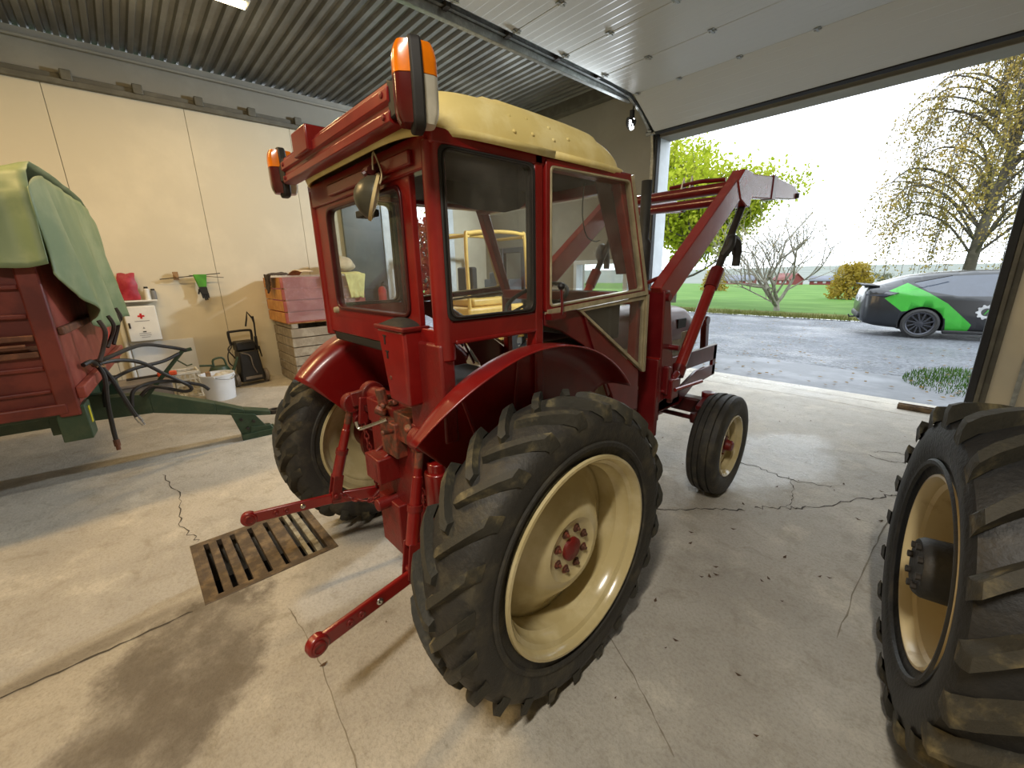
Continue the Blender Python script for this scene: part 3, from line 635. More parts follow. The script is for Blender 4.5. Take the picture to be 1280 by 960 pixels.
# ---- fenders
def fender(s):
    c = (0.08, 0.597); R = 0.722; a0, a1 = math.radians(40), math.radians(139); ins = s*0.53
    low = [(0.60, 0.95), (0.5, 0.80), (0.3, 0.74), (0.05, 0.72), (-0.12, 0.70), (-0.31, 0.92)]
    def shell(u, v):
        a = a0+(a1-a0)*u
        wd = 0.165*(1-0.42*max(0, (u-0.7)/0.3)**1.6); e = 0.075
        f = u*(len(low)-1); i = min(int(f), len(low)-2); t = f-i
        L = Vector(low[i])*(1-t)+Vector(low[i+1])*t
        if v <= 0.4:
            k = v/0.4; r = R-e; top = Vector((c[0]+r*math.cos(a), c[1]+r*math.sin(a))); q = L*(1-k)+top*k
            return (ins, q.x, q.y)
        if v <= 0.8:
            k = (v-0.4)/0.4*PI/2; r = R-e*(1-math.sin(k)); x = ins+s*min(e*1.2, wd*0.8)*(1-math.cos(k))
        else:
            k = (v-0.8)/0.2; r = R; x = ins+s*(min(e*1.2, wd*0.8)*(1-k)+wd*k)
        return (x, c[0]+r*math.cos(a), c[1]+r*math.sin(a))
    m = MB(); m.grid(shell, 48, 30)
    f = m.build('fender', 'red_paint', TR, 0, 60, solid=0.006)
    # pressed stiffeners on the wheel side
    for a in (118, 92):
        aa = math.radians(a); p = Vector((ins+s*0.005, c[0]+0.66*math.cos(aa), c[1]+0.66*math.sin(aa))); q = Vector((ins+s*0.005, c[0]+0.40*math.cos(aa+0.1), c[1]+0.40*math.sin(aa+0.1)))
        MB().bar(p, q, 0.012, 0.012, (1, 0, 0)).build('stiffener', 'red_paint', f, 0.003)
    return f
fR = fender(1); fL = fender(-1)
m = MB(); m.lathe([(0, 0.001), (0, 0.04), (0.008, 0.04), (0.01, 0.033), (0.014, 0.03), (0.015, 0.001)], (-0.522, -0.19, 0.80), (1, 0, 0), 24); m.build('cover_disc', 'red_paint_worn', fL)
# side panel in front of the right/left fender up to the door
for s in (-1, 1):
    m = MB(); m.prism([(0.20, 1.425), (0.42, 1.425), (0.945, 1.05), (0.955, 0.84), (0.76, 0.84), (0.70, 0.98), (0.60, 1.13), (0.46, 1.26), (0.30, 1.345), (0.20, 1.375)], 'x', s*0.535, s*0.548)
    pn = m.build('side_panel', 'maroon_paint', TR, 0.003)
    MB().bar((s*0.552, 0.44, 1.42), (s*0.552, 0.66, 0.98), 0.014, 0.012, (1, 0, 0)).build('stiffener', 'maroon_paint', pn)
    m = MB(); m.bx(s*0.22, s*0.545, 0.1, 0.96, 0.82, 0.86); m.bx(s*0.2, s*0.235, 0.1, 0.96, 0.82, 1.0); m.build('foot_plate', 'dark_red', TR, 0.003)
m = MB(); m.bx(-0.53, 0.53, -0.26, 0.1, 0.93, 0.96); m.build('rear_deck', 'dark_red', TR, 0.004)

# ---- cab
HW = 0.55
m = MB()
for s in (-1, 1):
    m.tube([(s*0.515, -0.262, 1.30), (s*0.515, -0.262, 1.98)], 0.036, 16)                      # rear post
    m.bx(s*0.50, s*0.552, 0.145, 0.19, 1.0, 2.0)                                            # middle post
    m.prism([(0.70, 2.0), (0.77, 2.0), (0.965, 1.45), (0.965, 1.0), (0.92, 1.0), (0.92, 1.44)], 'x', s*0.485, s*0.535)   # front post
    m.bx(s*0.49, s*0.552, -0.29, 0.78, 1.965, 2.01)                                           # roof rail
    m.prism([(-0.262, 1.36), (0.15, 1.36), (0.15, 1.435), (-0.262, 1.435)], 'x', s*0.515, s*0.55)  # waist rail
    m.bx(s*0.512, s*0.553, -0.24, 0.15, 1.355, 1.372)
m.bx(-0.53, 0.53, -0.295, -0.25, 1.90, 2.0); m.bx(-0.50, 0.50, 0.72, 0.77, 1.94, 2.0); m.bx(-0.5, 0.5, 0.90, 0.96, 1.41, 1.47)
m.bx(-0.25, 0.45, -0.31, -0.29, 1.92, 1.965)
cab = m.build('cab_frame', 'red_paint', TR, 0.006)
# rear face with the window opening
out = rpoly([(-0.52, 1.40), (0.40, 1.40), (0.40, 1.93), (-0.52, 1.93)], 0.02); inn = rpoly([(-0.36, 1.435), (0.345, 1.435), (0.345, 1.885), (-0.36, 1.885)], 0.05)
m = MB().frame(out, inn, 'y', -0.285, -0.262); m.bx(-0.52, 0.51, -0.285, -0.262, 1.32, 1.405); m.bx(-0.52, 0.51, -0.285, -0.262, 1.92, 1.965); m.build('rear_panel', 'red_paint', cab, 0.003)
inn2 = rpoly([(-0.348, 1.447), (0.333, 1.447), (0.333, 1.873), (-0.348, 1.873)], 0.045)
MB().frame(inn, inn2, 'y', -0.292, -0.255).build('window_seal', 'dark_red', cab, 0.003)
MB().prism(inn2, 'y', -0.275, -0.270).build('rear_window_pane', 'cab_glass', cab)
m = MB(); m.bx(-0.47, 0.35, -0.28, -0.20, 1.275, 1.325); m.build('rear_shade_strip', 'seal_black', TR, 0.012)  # black strip stands in for the shadow below the rear panel
for (px, pz) in ((-0.37, 1.43),): MB().lathe([(0, 0.001), (0, 0.016), (-0.018, 0.013), (-0.02, 0.001)], (px, -0.285, pz), (0, 1, 0), 14).build('window_knob', 'aluminium_trim', cab)
# side windows behind the doors
for s in (-1, 1):
    o1 = rpoly([(-0.268, 1.435), (0.145, 1.435), (0.145, 1.966), (-0.268, 1.966)], 0.03); i1 = rpoly([(-0.256, 1.444), (0.130, 1.444), (0.130, 1.957), (-0.256, 1.957)], 0.035)
    sw = MB().frame(o1, i1, 'x', s*0.515, s*0.556).build('side_window_seal', 'seal_black', TR, 0.004)
    i2 = rpoly([(-0.250, 1.450), (0.124, 1.450), (0.124, 1.951), (-0.250, 1.951)], 0.032)
    MB().frame(i1, i2, 'x', s*0.535, s*0.559).build('seal_strip', 'dark_metal', sw, 0.002)
    MB().prism(i2, 'x', s*0.545, s*0.549).build('side_window_pane', 'cab_glass', sw)
    # door: upper pane and the lower triangular pane
    op = [(0.195, 1.425), (0.945, 1.465), (0.765, 2.0), (0.195, 1.99)]; ip = inset(op, 0.022); ip2 = inset(op, 0.030)
    dr = MB().frame(rpoly(op, 0.02), rpoly(ip, 0.02), 'x', s*0.54, s*0.562).build('cab_door', 'red_paint', TR, 0.003)
    MB().frame(rpoly(ip, 0.02), rpoly(ip2, 0.02), 'x', s*0.538, s*0.566).build('pane_trim', 'aluminium_trim', dr, 0.002)
    MB().prism(rpoly(ip2, 0.02), 'x', s*0.549, s*0.553).build('door_pane', 'cab_glass', dr)
    tp = [(0.40, 1.425), (0.955, 1.455), (0.965, 1.05)]; ti = inset(tp, 0.018)
    MB().frame(tp, ti, 'x', s*0.54, s*0.562).build('lower_pane_trim', 'aluminium_trim', dr, 0.002)
    MB().prism(ti, 'x', s*0.549, s*0.553).build('lower_pane', 'cab_glass', dr)
    MB().bar((s*0.558, 0.20, 1.43), (s*0.558, 0.95, 1.47), 0.02, 0.02, (1, 0, 0)).bar((s*0.558, 0.765, 2.0), (s*0.558, 0.955, 1.46), 0.02, 0.018, (1, 0, 0)).bar((s*0.558, 0.962, 1.46), (s*0.558, 0.968, 1.05), 0.02, 0.022, (1, 0, 0)).build('door_edge', 'aluminium_trim', dr)
    h = MB().tube([(s*0.565, 0.262, 1.415), (s*0.585, 0.262, 1.42), (s*0.588, 0.262, 1.45), (s*0.588, 0.255, 1.52)], 0.006, 8).bx(s*0.555, s*0.585, 0.20, 0.29, 1.40, 1.425).build('door_handle', 'maroon_paint', dr)
    MB().lathe([(-0.016, 0.0005), (-0.011, 0.011), (0, 0.016), (0.011, 0.011), (0.016, 0.0005)], (s*0.588, 0.255, 1.53), (0, 0, 1), 14).build('handle_knob', 'seal_black', dr)
# windscreen
m = MB(); V = [(-0.47, 0.75, 1.93), (0.47, 0.75, 1.93), (0.47, 0.92, 1.49), (-0.47, 0.92, 1.49)]; m.add(V, [(0, 1, 2, 3)]); m.build('windscreen_pane', 'cab_glass', cab, solid=0.004)
# roof shell: cream cap with rounded edges
def roof(u, v):
    a = 2*PI*u; e = 0.34
    cx = math.copysign(abs(math.cos(a))**e, math.cos(a)); cy = math.copysign(abs(math.sin(a))**e, math.sin(a))
    t = v*PI/2; s1 = math.cos(t)**0.5 if v < 1 else 0.0; hz = math.sin(t)**0.9
    x = 0.565*cx*s1; y0, y1 = -0.335, 0.80
    y = (y0+y1)/2+(y1-y0)/2*cy*s1
    crown = 0.20-0.06*max(0, (y-0.25)/0.55)**2
    step = 0.012 if (0.02 < y < 0.55 and v > 0.35) else 0.0
    dent = 0.006*noise.noise(Vector((x*7, y*7, 3)))*(1 if v > 0.2 else 0)
    return (x, y, 2.005+crown*hz+step+dent)
m = MB(); m.grid(roof, 96, 22); rf = m.build('cab_roof', 'cream_roof', TR, 0, 50)
def gut(u, v):
    a = 2*PI*u; e = 0.3; k = 1.0+0.012*v
    cx = math.copysign(abs(math.cos(a))**e, math.cos(a)); cy = math.copysign(abs(math.sin(a))**e, math.sin(a))
    return (0.565*cx*k, 0.2325+0.5675*cy*k, 1.992+0.024*v)
m = MB(); m.grid(gut, 96, 2); m.build('roof_gutter', 'cream_roof', rf, solid=0.01)
for (y, v) in ((0.04, 0.12), (0.04, 0.3), (0.13, 0.14), (0.13, 0.34), (0.24, 0.14), (0.24, 0.3), (0.33, 0.2)):
    p = Vector(roof(0.0, v)); MB().lathe([(0, 0.008), (0.004, 0.006), (0.006, 0.0005)], (p.x-0.001, y, p.z), (1, 0, 0.7), 10).build('rivet', 'cream_roof', rf)
m = MB(); m.tube(spline([(0.30, 0.22, 2.185), (0.30, 0.24, 2.215), (0.30, 0.29, 2.215), (0.30, 0.31, 2.185)], 5), 0.004, 8); m.build('roof_hook', 'dark_metal', rf)
m = MB(); m.bx(-0.5, 0.5, -0.24, 0.72, 1.985, 1.998); m.build('headliner', 'headliner', TR)
# sun visor blades and the brown plate on the right front post
m = MB(); m.prism([(0.0, 1.99), (0.60, 1.99), (0.595, 1.94), (0.54, 1.90), (0.44, 1.875), (0.25, 1.875), (0.10, 1.90), (0.0, 1.94)], 'x', 0.05, 0.056); m.build('sun_visor', 'headliner', TR)
m = MB(); m.prism([(0.60, 1.97), (0.775, 1.97), (0.93, 1.565), (0.80, 1.565)], 'x', 0.475, 0.483); m.build('post_plate', 'brown_plate', TR, 0.002)
MB().tube(spline([(0.5, 0.50, 1.95), (0.5, 0.49, 1.83), (0.5, 0.52, 1.74), (0.5, 0.58, 1.715), (0.5, 0.62, 1.72)], 6), 0.0025, 6).build('loose_wire', 'seal_black', TR)
# inside: seat, dash, steering wheel
st = MB().bx(-0.22, 0.24, -0.05, 0.36, 1.0, 1.09).build('seat_cushion', 'vinyl_black', TR, 0.04, seg=4)
MB().prism([(-0.12, 1.0), (-0.03, 1.03), (-0.05, 1.33), (-0.09, 1.36), (-0.14, 1.34)], 'x', -0.20, 0.24).build('seat_back', 'vinyl_black', st, 0.03, seg=4)
MB().bx(-0.12, 0.12, 0.02, 0.28, 0.86, 1.0).build('seat_base', 'seal_black', st)
m = MB(); m.bx(-0.36, 0.36, 0.94, 1.04, 1.2, 1.47); m.bx(-0.44, 0.44, 0.97, 1.03, 1.40, 1.46); m.build('dashboard', 'seal_black', TR, 0.02)
sw = MB().tube([(0, 0.97, 1.3), (0, 0.72, 1.42)], 0.018, 10).build('steering_column', 'seal_black', TR)
ring = [Vector((0.19*math.cos(2*PI*k/28), 0.19*math.sin(2*PI*k/28)*0.86+0.71, 1.43+0.19*math.sin(2*PI*k/28)*0.45)) for k in range(29)]
m = MB().tube(ring, 0.012, 8, False)
for k in (0, 9, 19): m.tube([(0, 0.71, 1.43), ring[k]], 0.007, 6)
m.build('steering_wheel', 'seal_black', sw)
# toolbox at the back of the cab
m = MB(); m.prism([(0.19, 1.40), (0.40, 1.40), (0.40, 1.12), (0.25, 1.12)], 'y', -0.355, -0.255) ; tb = m.build('tool_box', 'red_paint', TR, 0.012)
MB().prism([(0.18, 1.412), (0.41, 1.412), (0.405, 1.395), (0.185, 1.395)], 'y', -0.362, -0.25).build('box_lid', 'red_paint_worn', tb, 0.005)
for (x, z, h) in ((0.255, 1.355, 0.03), (0.265, 1.30, 0.025)): MB().bx(x-0.004, x+0.004, -0.3575, -0.353, z-h/2, z+h/2).bx(x-0.012, x+0.012, -0.3575, -0.353, z+h/2, z+h/2+0.005).build('slot', 'seal_black', tb)
MB().lathe([(0, 0.001), (0, 0.008), (-0.004, 0.007), (-0.005, 0.001)], (0.275, -0.355, 1.215), (0, 1, 0), 12).build('screw', 'greasy_metal', tb)
m = MB(); m.grid(lambda u, v: (0.20+0.20*u, -0.355+0.10*v, 1.41+0.028*math.sin(PI*u)**0.6*math.sin(PI*v)**0.6), 16, 10); m.build('lid_cushion', 'vinyl_black', tb)
m = MB(); m.bx(0.30, 0.54, -0.30, -0.24, 1.0, 1.36); m.build('hydraulic_bracket', 'red_paint_worn', TR, 0.01)

# ---- light bar and marker lamps at the back of the roof
m = MB()
sec = [(-0.39, 2.0), (-0.40, 2.005), (-0.40, 2.03), (-0.39, 2.036), (-0.39, 2.05), (-0.402, 2.056), (-0.402, 2.088), (-0.392, 2.094), (-0.39, 2.105), (-0.32, 2.115), (-0.32, 2.105), (-0.38, 2.095), (-0.38, 2.01), (-0.35, 2.0)]
m.prism(sec, 'x', -0.52, 0.52); lb = m.build('light_bar', 'red_paint', TR, 0.002)
MB().bx(-0.27, -0.10, -0.42, -0.33, 2.055, 2.145).build('junction_box', 'red_paint', lb, 0.006)
for x in (-0.49, 0.49):
    for z in (2.02, 2.075): MB().lathe([(0, 0.001), (0, 0.009), (-0.006, 0.008), (-0.008, 0.001)], (x, -0.40, z), (0, 1, 0), 10).build('rivet', 'red_paint_worn', lb)
for s in (-1, 1):
    MB().prism([(s*0.51, 2.01), (s*0.51, 2.11), (s*0.585, 2.08), (s*0.585, 2.02)], 'y', -0.395, -0.345).build('lamp_arm', 'seal_black', lb, 0.004)
    cx, cy, cz = 0.0, 0.0, 0.0
    shape = rpoly([(cx-0.045, cz-0.108), (cx+0.045, cz-0.108), (cx+0.054, cz+0.0), (cx+0.042, cz+0.108), (cx-0.042, cz+0.108), (cx-0.054, cz)], 0.03, 5)
    fr = MB().prism(shape, 'y', cy-0.016, cy+0.016).build('marker_lamp', 'seal_black', TR, 0.006); fr.location = (s*0.62, -0.37, 2.065); fr.rotation_euler = (0, 0, -0.40 if s > 0 else -0.05)
    def lens(z0, z1, sg, mt, nm):
        def fn(u, v):
            z = z0+(z1-z0)*v; zz = (z-cz)/0.1; hwid = (0.040-0.008*abs(zz)**2)
            edge = max(0.0, 1-abs(zz)**6) if (abs(zz) > 0.5) else 1
            dep = 0.048*(1-(2*u-1)**4)**0.5*(0.55+0.45*edge) if 0 < u < 1 else 0.0
            return (cx+hwid*(2*u-1), cy+sg*(0.014+dep*0.9), z)
        mm = MB(); mm.grid(fn, 14, 8)
        for v in (0, 1): mm.add([fn(i/14, v) for i in range(15)], [tuple(range(15))])
        mm.build(nm, mt, fr, 0, 45)
    lens(cz+0.02, cz+0.093, -1, 'amber_lens', 'amber_lens'); lens(cz-0.092, cz+0.018, -1, 'red_lens', 'tail_lens')
    lens(cz+0.02, cz+0.093, 1, 'amber_lens', 'amber_lens'); lens(cz-0.092, cz+0.018, 1, 'clear_lens', 'clear_lens')
# round work lamp hung under the rear roof edge
ax = Vector((0.42, 0.86, -0.30)).normalized(); c = Vector((0.245, -0.345, 1.85))
wl = MB().lathe([(-0.06, 0.0005), (-0.056, 0.02), (-0.044, 0.042), (-0.025, 0.062), (0.0, 0.073), (0.006, 0.076), (0.010, 0.076)], c, ax, 32).build('work_lamp', 'lamp_bowl', TR)
MB().lathe([(0.004, 0.078), (0.014, 0.078), (0.016, 0.073), (0.012, 0.070), (0.020, 0.04), (0.024, 0.0005)], c, ax, 32).build('lamp_lens', 'lamp_glass', wl)
MB().tube([c-ax*0.02+Vector((0, 0, 0.06)), c+Vector((0, 0.01, 0.085)), c+Vector((0, 0.04, 0.10))], 0.014, 10).tube([c+Vector((-0.02, 0.0, 0.08)), c+Vector((0.02, 0.0, 0.08))], 0.016, 10).build('lamp_bracket', 'dark_red', wl)
MB().tube(spline([c+Vector((0.03, 0, 0.08)), c+Vector((0.045, 0, 0.13)), c+Vector((0.05, 0.02, 0.07)), c+Vector((0.07, 0.0, 0.03))], 5), 0.003, 6).build('lamp_wire', 'aluminium_trim', wl)
MB().bx(0.06, 0.16, -0.33, -0.28, 1.80, 1.825).build('lamp_handle', 'seal_black', wl, 0.004)

# ---- three-point hitch
m = MB(); m.tube([(-0.33, -0.19, 1.0), (0.33, -0.19, 1.0)], 0.042, 18); m.bx(-0.2, 0.2, -0.27, 0.05, 0.90, 1.02); rs = m.build('rockshaft', 'red_paint_worn', TR, 0.008)
m = MB(); rnd = random.Random(3)
for k in range(16):
    p = Vector((rnd.uniform(-0.05, 0.30), rnd.uniform(-0.30, -0.22), rnd.uniform(0.86, 1.07))); d = Vector((rnd.uniform(-1, 1), rnd.uniform(-0.6, 0.2), rnd.uniform(-0.5, 0.5))).normalized()
    m.tube([p, p+d*rnd.uniform(0.04, 0.09)], rnd.uniform(0.010, 0.024), 10)
m.bx(0.02, 0.16, -0.31, -0.22, 0.82, 0.98); m.bx(0.12, 0.26, -0.29, -0.2, 0.9, 1.03); m.build('control_valve', 'greasy_metal', TR, 0.006)
MB().tube(spline([(0.10, -0.31, 0.99), (0.03, -0.37, 0.955), (0.0, -0.395, 0.945), (-0.012, -0.40, 0.975)], 5), 0.008, 8).build('silver_lever', 'steel', TR)
m = MB(); m.bx(-0.07, 0.07, -0.36, -0.2, 0.68, 0.80); m.bx(-0.10, 0.10, -0.30, -0.18, 0.3, 0.56); m.tube([(0, -0.2, 0.55), (0, -0.36, 0.55)], 0.03, 14)
for s in (-1, 1): m.prism([(-0.36, 0.78), (-0.2, 0.86), (-0.2, 0.70), (-0.36, 0.70)], 'x', s*0.045-0.008, s*0.045+0.008)
m.build('drawbar_bracket', 'red_paint_worn', TR, 0.006)
def chain(pts, r, parent, wire=0.0045):
    P = spline(pts, 12); tot = sum((P[i+1]-P[i]).length for i in range(len(P)-1)); n = int(tot/(r*2.6)); m = MB()
    acc = 0; i = 0; step = tot/n
    for k in range(n):
        target = (k+0.5)*step
        while i < len(P)-2 and acc+(P[i+1]-P[i]).length < target: acc += (P[i+1]-P[i]).length; i += 1
        d = (P[i+1]-P[i]); p = P[i]+d*((target-acc)/d.length); d.normalize(); a = d.orthogonal().normalized(); b = d.cross(a)
        if k % 2: a, b = b, a
        loop = [p+d*math.sin(2*PI*j/10)*r*1.75+a*math.cos(2*PI*j/10)*r for j in range(11)]
        m.tube(loop, wire, 6, False)
    return m.build('check_chain', 'red_paint_worn', parent)
for s in (-1, 1):
    # flat lower link with pressed ball ends
    tip = Vector((s*0.49, -0.80, 0.455)); mid = Vector((s*0.41, -0.43, 0.445)); piv = Vector((s*0.30, -0.08, 0.42))
    lk = MB().bar(tip, mid, 0.02, 0.056).bar(mid, piv, 0.02, 0.066)
    lk.lathe([(-0.016, 0.001), (-0.016, 0.036), (0.016, 0.036), (0.016, 0.001)], tip, (1, 0.2*s, 0), 20); lk.lathe([(-0.02, 0.001), (-0.02, 0.04), (0.02, 0.04), (0.02, 0.001)], piv, (1, 0.2*s, 0), 20)
    lo = lk.build('lower_link', 'red_paint', TR, 0.006)
    for sg in (-1, 1):
        MB().lathe([(0, 0.024), (0.007, 0.022), (0.009, 0.016), (0.006, 0.016), (0.004, 0.001)], tip+Vector((sg*0.016, 0, 0)), (sg, 0, 0), 18).build('link_ball', 'red_paint_worn', lo)
    for t in (0.42, 0.62, 0.30):
        q = tip.lerp(mid, t); MB().lathe([(0, 0.014), (0.005, 0.012), (0.006, 0.006), (0.002, 0.001)], q+Vector((0.010, 0, 0.0)), (1, 0, 0), 12).build('link_bolt', 'steel' if t == 0.62 else 'red_paint_worn', lo)
    # lift arm and lift rod
    top = Vector((s*0.34, -0.29, 0.965)); low = Vector((s*0.405, -0.42, 0.47))
    la = MB().bar((s*0.30, -0.17, 1.0), (s*0.315, -0.30, 0.985), 0.03, 0.075); la.lathe([(-0.026, 0.001), (-0.026, 0.05), (0.026, 0.05), (0.026, 0.001)], top, (1, 0, 0), 20); la.lathe([(-0.025, 0.001), (-0.025, 0.062), (0.025, 0.062), (0.025, 0.001)], (s*0.31, -0.19, 1.0), (1, 0, 0), 20)
    la.bar((s*0.27, -0.25, 1.0), (s*0.27, -0.27, 0.86), 0.016, 0.05, (0, 1, 0))
    la.build('lift_arm', 'red_paint_worn', TR, 0.006)
    d = low-top; rd = MB().tube([top, top+d*0.28, top+d*0.29, top+d*0.52, top+d*0.53, top+d*0.80, top+d*0.81], [0.014, 0.017, 0.021, 0.023, 0.027, 0.027, 0.02], 14).build('lift_rod', 'red_paint', TR)
    MB().tube([top+d*0.50, top+d*0.55], 0.031, 14).build('rod_collar', 'red_paint_worn', rd)
    cl = MB()
    for sg in (-1, 1): cl.bar(top+d*0.78+Vector((sg*0.022, 0, 0)), low+Vector((sg*0.022, 0, -0.03)), 0.009, 0.05, (0, 1, 0))
    cl.tube([low+Vector((-0.045, 0, 0)), low+Vector((0.045, 0, 0))], 0.012, 10); cl.build('rod_clevis', 'red_paint_worn', rd, 0.003)
    MB().tube([top+d*0.05, top+d*0.22], 0.018, 12).build('rod_sleeve', 'greasy_metal', rd)
    chain([(s*0.27, -0.27, 0.87), (s*0.25, -0.26, 0.74), (s*0.26, -0.24, 0.60), (s*0.32, -0.22, 0.47)], 0.011, TR)
    chain([(s*0.20, -0.14, 0.5), (s*0.26, -0.30, 0.44), (s*0.40, -0.40, 0.47)], 0.011, TR)
    m = MB(); m.bar((s*0.22, -0.10, 0.58), (s*0.29, -0.20, 0.50), 0.03, 0.05); m.bar((s*0.29, -0.1, 0.6), (s*0.29, -0.1, 0.36), 0.03, 0.09, (0, 1, 0)); m.bar((s*0.29, -0.16, 0.48), (s*0.30, -0.27, 0.40), 0.02, 0.04); m.build('link_bracket', 'red_paint_worn', TR, 0.006)
m = MB(); m.tube([(0.33, -0.22, 0.42), (0.33, -0.22, 0.60), (0.33, -0.22, 0.61), (0.33, -0.22, 0.80)], [0.05, 0.05, 0.054, 0.054], 20); m.tube([(0.33, -0.22, 0.78), (0.33, -0.22, 0.84)], 0.04, 16); m.build('assist_cylinder', 'red_paint', TR, 0.006)

# ================================================================== THINGS IN THE HALL
mat('trailer_red_shaded', srgb(88, 26, 18), 0.5, col2=srgb(112, 42, 30), scale=5, bump=0.1, bscale=20)  # trailer paint with the shade on its sides put into the colour
mat('trailer_red_lit', srgb(128, 50, 38), 0.5, col2=srgb(150, 74, 60), scale=6, bump=0.08)  # same paint made lighter, as the front board looks when lit
mat('chassis_green', srgb(40, 62, 42), 0.5, col2=srgb(58, 72, 50), scale=8, bump=0.15)
mat('tarp_green', srgb(112, 130, 94), 0.55, col2=srgb(138, 150, 114), scale=2.5, bump=0.12, bscale=9)
mat('hose_black', srgb(34, 31, 29), 0.5)
mat('rusty', srgb(96, 62, 46), 0.7, 0.3, col2=srgb(130, 84, 60), scale=12)
mat('yellow_sticker', srgb(205, 195, 40), 0.5)
mat('white_enamel', srgb(222, 224, 222), 0.4, var=0.02)
mat('sign_red', srgb(190, 30, 34), 0.45)
mat('ink_grey', srgb(120, 122, 124), 0.6)
mat('bag_red', srgb(150, 30, 48), 0.45, col2=srgb(176, 60, 72), scale=10, bump=0.3, bscale=15)
mat('old_wood', srgb(128, 98, 66), 0.75, col2=srgb(150, 120, 84), scale=10, bump=0.15)
mat('grey_wood', srgb(134, 122, 104), 0.8, col2=srgb(160, 150, 132), scale=9, bump=0.25, bscale=30)
mat('fresh_wood', srgb(186, 128, 66), 0.65, col2=srgb(206, 150, 84), scale=8, bump=0.15, bscale=30)
mat('crate_red', srgb(150, 74, 62), 0.65, col2=srgb(170, 98, 84), scale=6)
mat('glove_green', srgb(70, 140, 40), 0.6); mat('glove_black', srgb(26, 26, 24), 0.7)
mat('bucket_white', srgb(220, 222, 224), 0.4, var=0.02)
mat('net_white', srgb(205, 200, 185), 0.6)
mat('orange_plastic', srgb(196, 74, 34), 0.45)
mat('grey_plastic', srgb(120, 112, 104), 0.5)
mat('cloth_yellow', srgb(214, 208, 140), 0.8, bump=0.2)
mat('cloth_brown', srgb(62, 50, 42), 0.8, bump=0.3)
mat('cloth_pale', srgb(206, 188, 160), 0.85, bump=0.3)
mat('film', srgb(176, 140, 140), 0.18, coat=0.6, var=0.1)
mat('door_dark', srgb(46, 50, 54), 0.4, 0.2, col2=srgb(58, 62, 66), scale=3)
mat('machine_yellow', srgb(214, 176, 92), 0.45, col2=srgb(196, 160, 84), scale=4)
mat('machine_grey', srgb(84, 86, 90), 0.5, 0.3, bump=0.2)

# ---------------------------------------------------------------- trailer
TL = tag(empty('tipping_trailer', (-4.85, -0.25, 0), -0.087), 'red steel tipping trailer with green drawbar beside the cream wall', 'trailer')
W = 1.08
m = MB(); m.bx(-0.42, -0.32, -3.9, 0.02, 0.52, 0.72); m.bx(0.32, 0.42, -3.9, 0.02, 0.52, 0.72); m.bx(-1.0, 1.0, -3.9, -0.06, 0.72, 0.78); m.bx(-0.9, 0.9, -0.2, -0.1, 0.58, 0.72); m.bx(-0.9, 0.9, -2.6, -2.45, 0.5, 0.72)
m.build('chassis', 'chassis_green', TL, 0.006)
m = MB(); m.bx(W-0.16, W+0.01, -0.12, 0.02, 0.57, 0.80); cb = m.build('corner_bracket', 'chassis_green', TL, 0.006)
m = MB(); m.bx(W-0.1, W-0.06, 0.02, 0.024, 0.66, 0.77); m.build('yellow_sticker', 'yellow_sticker', cb)
for sx in (-1, 1):
    sd = MB().bx(sx*(W-0.04), sx*W, -3.95, -0.06, 0.76, 1.15).build('lower_side_board', 'trailer_red_shaded', TL, 0.006)
    MB().bx(sx*(W-0.04), sx*(W-0.005), -3.95, -0.06, 1.20, 1.72).build('upper_side_board', 'trailer_red_shaded', TL, 0.006)
    MB().bx(sx*(W-0.01), sx*(W+0.035), -3.95, -0.05, 0.76, 0.83).build('bottom_rail', 'trailer_red_shaded', sd, 0.01)
    MB().bx(sx*(W-0.01), sx*(W+0.02), -3.95, -0.10, 0.90, 0.925).build('pressed_rib', 'trailer_red_shaded', sd, 0.008)
    MB().bx(sx*(W-0.01), sx*(W+0.02), -3.95, -0.10, 1.045, 1.075).build('pressed_rib', 'trailer_red_shaded', sd, 0.008)
    MB().bx(sx*(W-0.03), sx*(W+0.03), -3.95, -0.10, 1.13, 1.165).bx(sx*(W-0.03), sx*(W+0.03), -3.95, -0.10, 1.23, 1.265).bx(sx*(W-0.03), sx*(W-0.01), -3.95, -0.10, 1.165, 1.23).build('hinge_rail', 'rusty', sd, 0.006)
    MB().tube([(sx*(W+0.04), -3.9, 1.205), (sx*(W+0.04), -0.14, 1.205)], 0.010, 8).build('hinge_rod', 'rusty', sd)
    for yy in (-0.62, -1.5, -2.4): MB().tube([(sx*(W+0.045), yy, 1.215), (sx*(W+0.05), yy+0.1, 1.06)], 0.009, 8).build('lock_pin', 'rusty', sd)
    for zz in (1.36, 1.53): MB().bx(sx*(W-0.01), sx*(W+0.018), -3.95, -0.10, zz, zz+0.03).build('pressed_rib', 'trailer_red_shaded', sd, 0.008)
    MB().bx(sx*(W-0.05), sx*(W+0.03), -0.10, 0.0, 0.74, 1.74).build('corner_post', 'trailer_red_shaded', TL, 0.012)
fb = MB().bx(-W, W, -0.04, 0.0, 0.80, 1.70).build('front_board', 'trailer_red_lit', TL, 0.006)
MB().bx(-W, W, 0.0, 0.045, 0.84, 0.92).build('front_rail', 'trailer_red_lit', fb, 0.008)
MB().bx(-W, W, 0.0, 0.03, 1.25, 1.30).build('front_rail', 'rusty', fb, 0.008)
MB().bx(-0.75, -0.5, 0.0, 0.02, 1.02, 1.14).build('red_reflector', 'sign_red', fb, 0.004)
MB().bx(-W, W, -3.97, -3.93, 0.76, 1.7).build('tailgate', 'trailer_red_shaded', TL, 0.006)
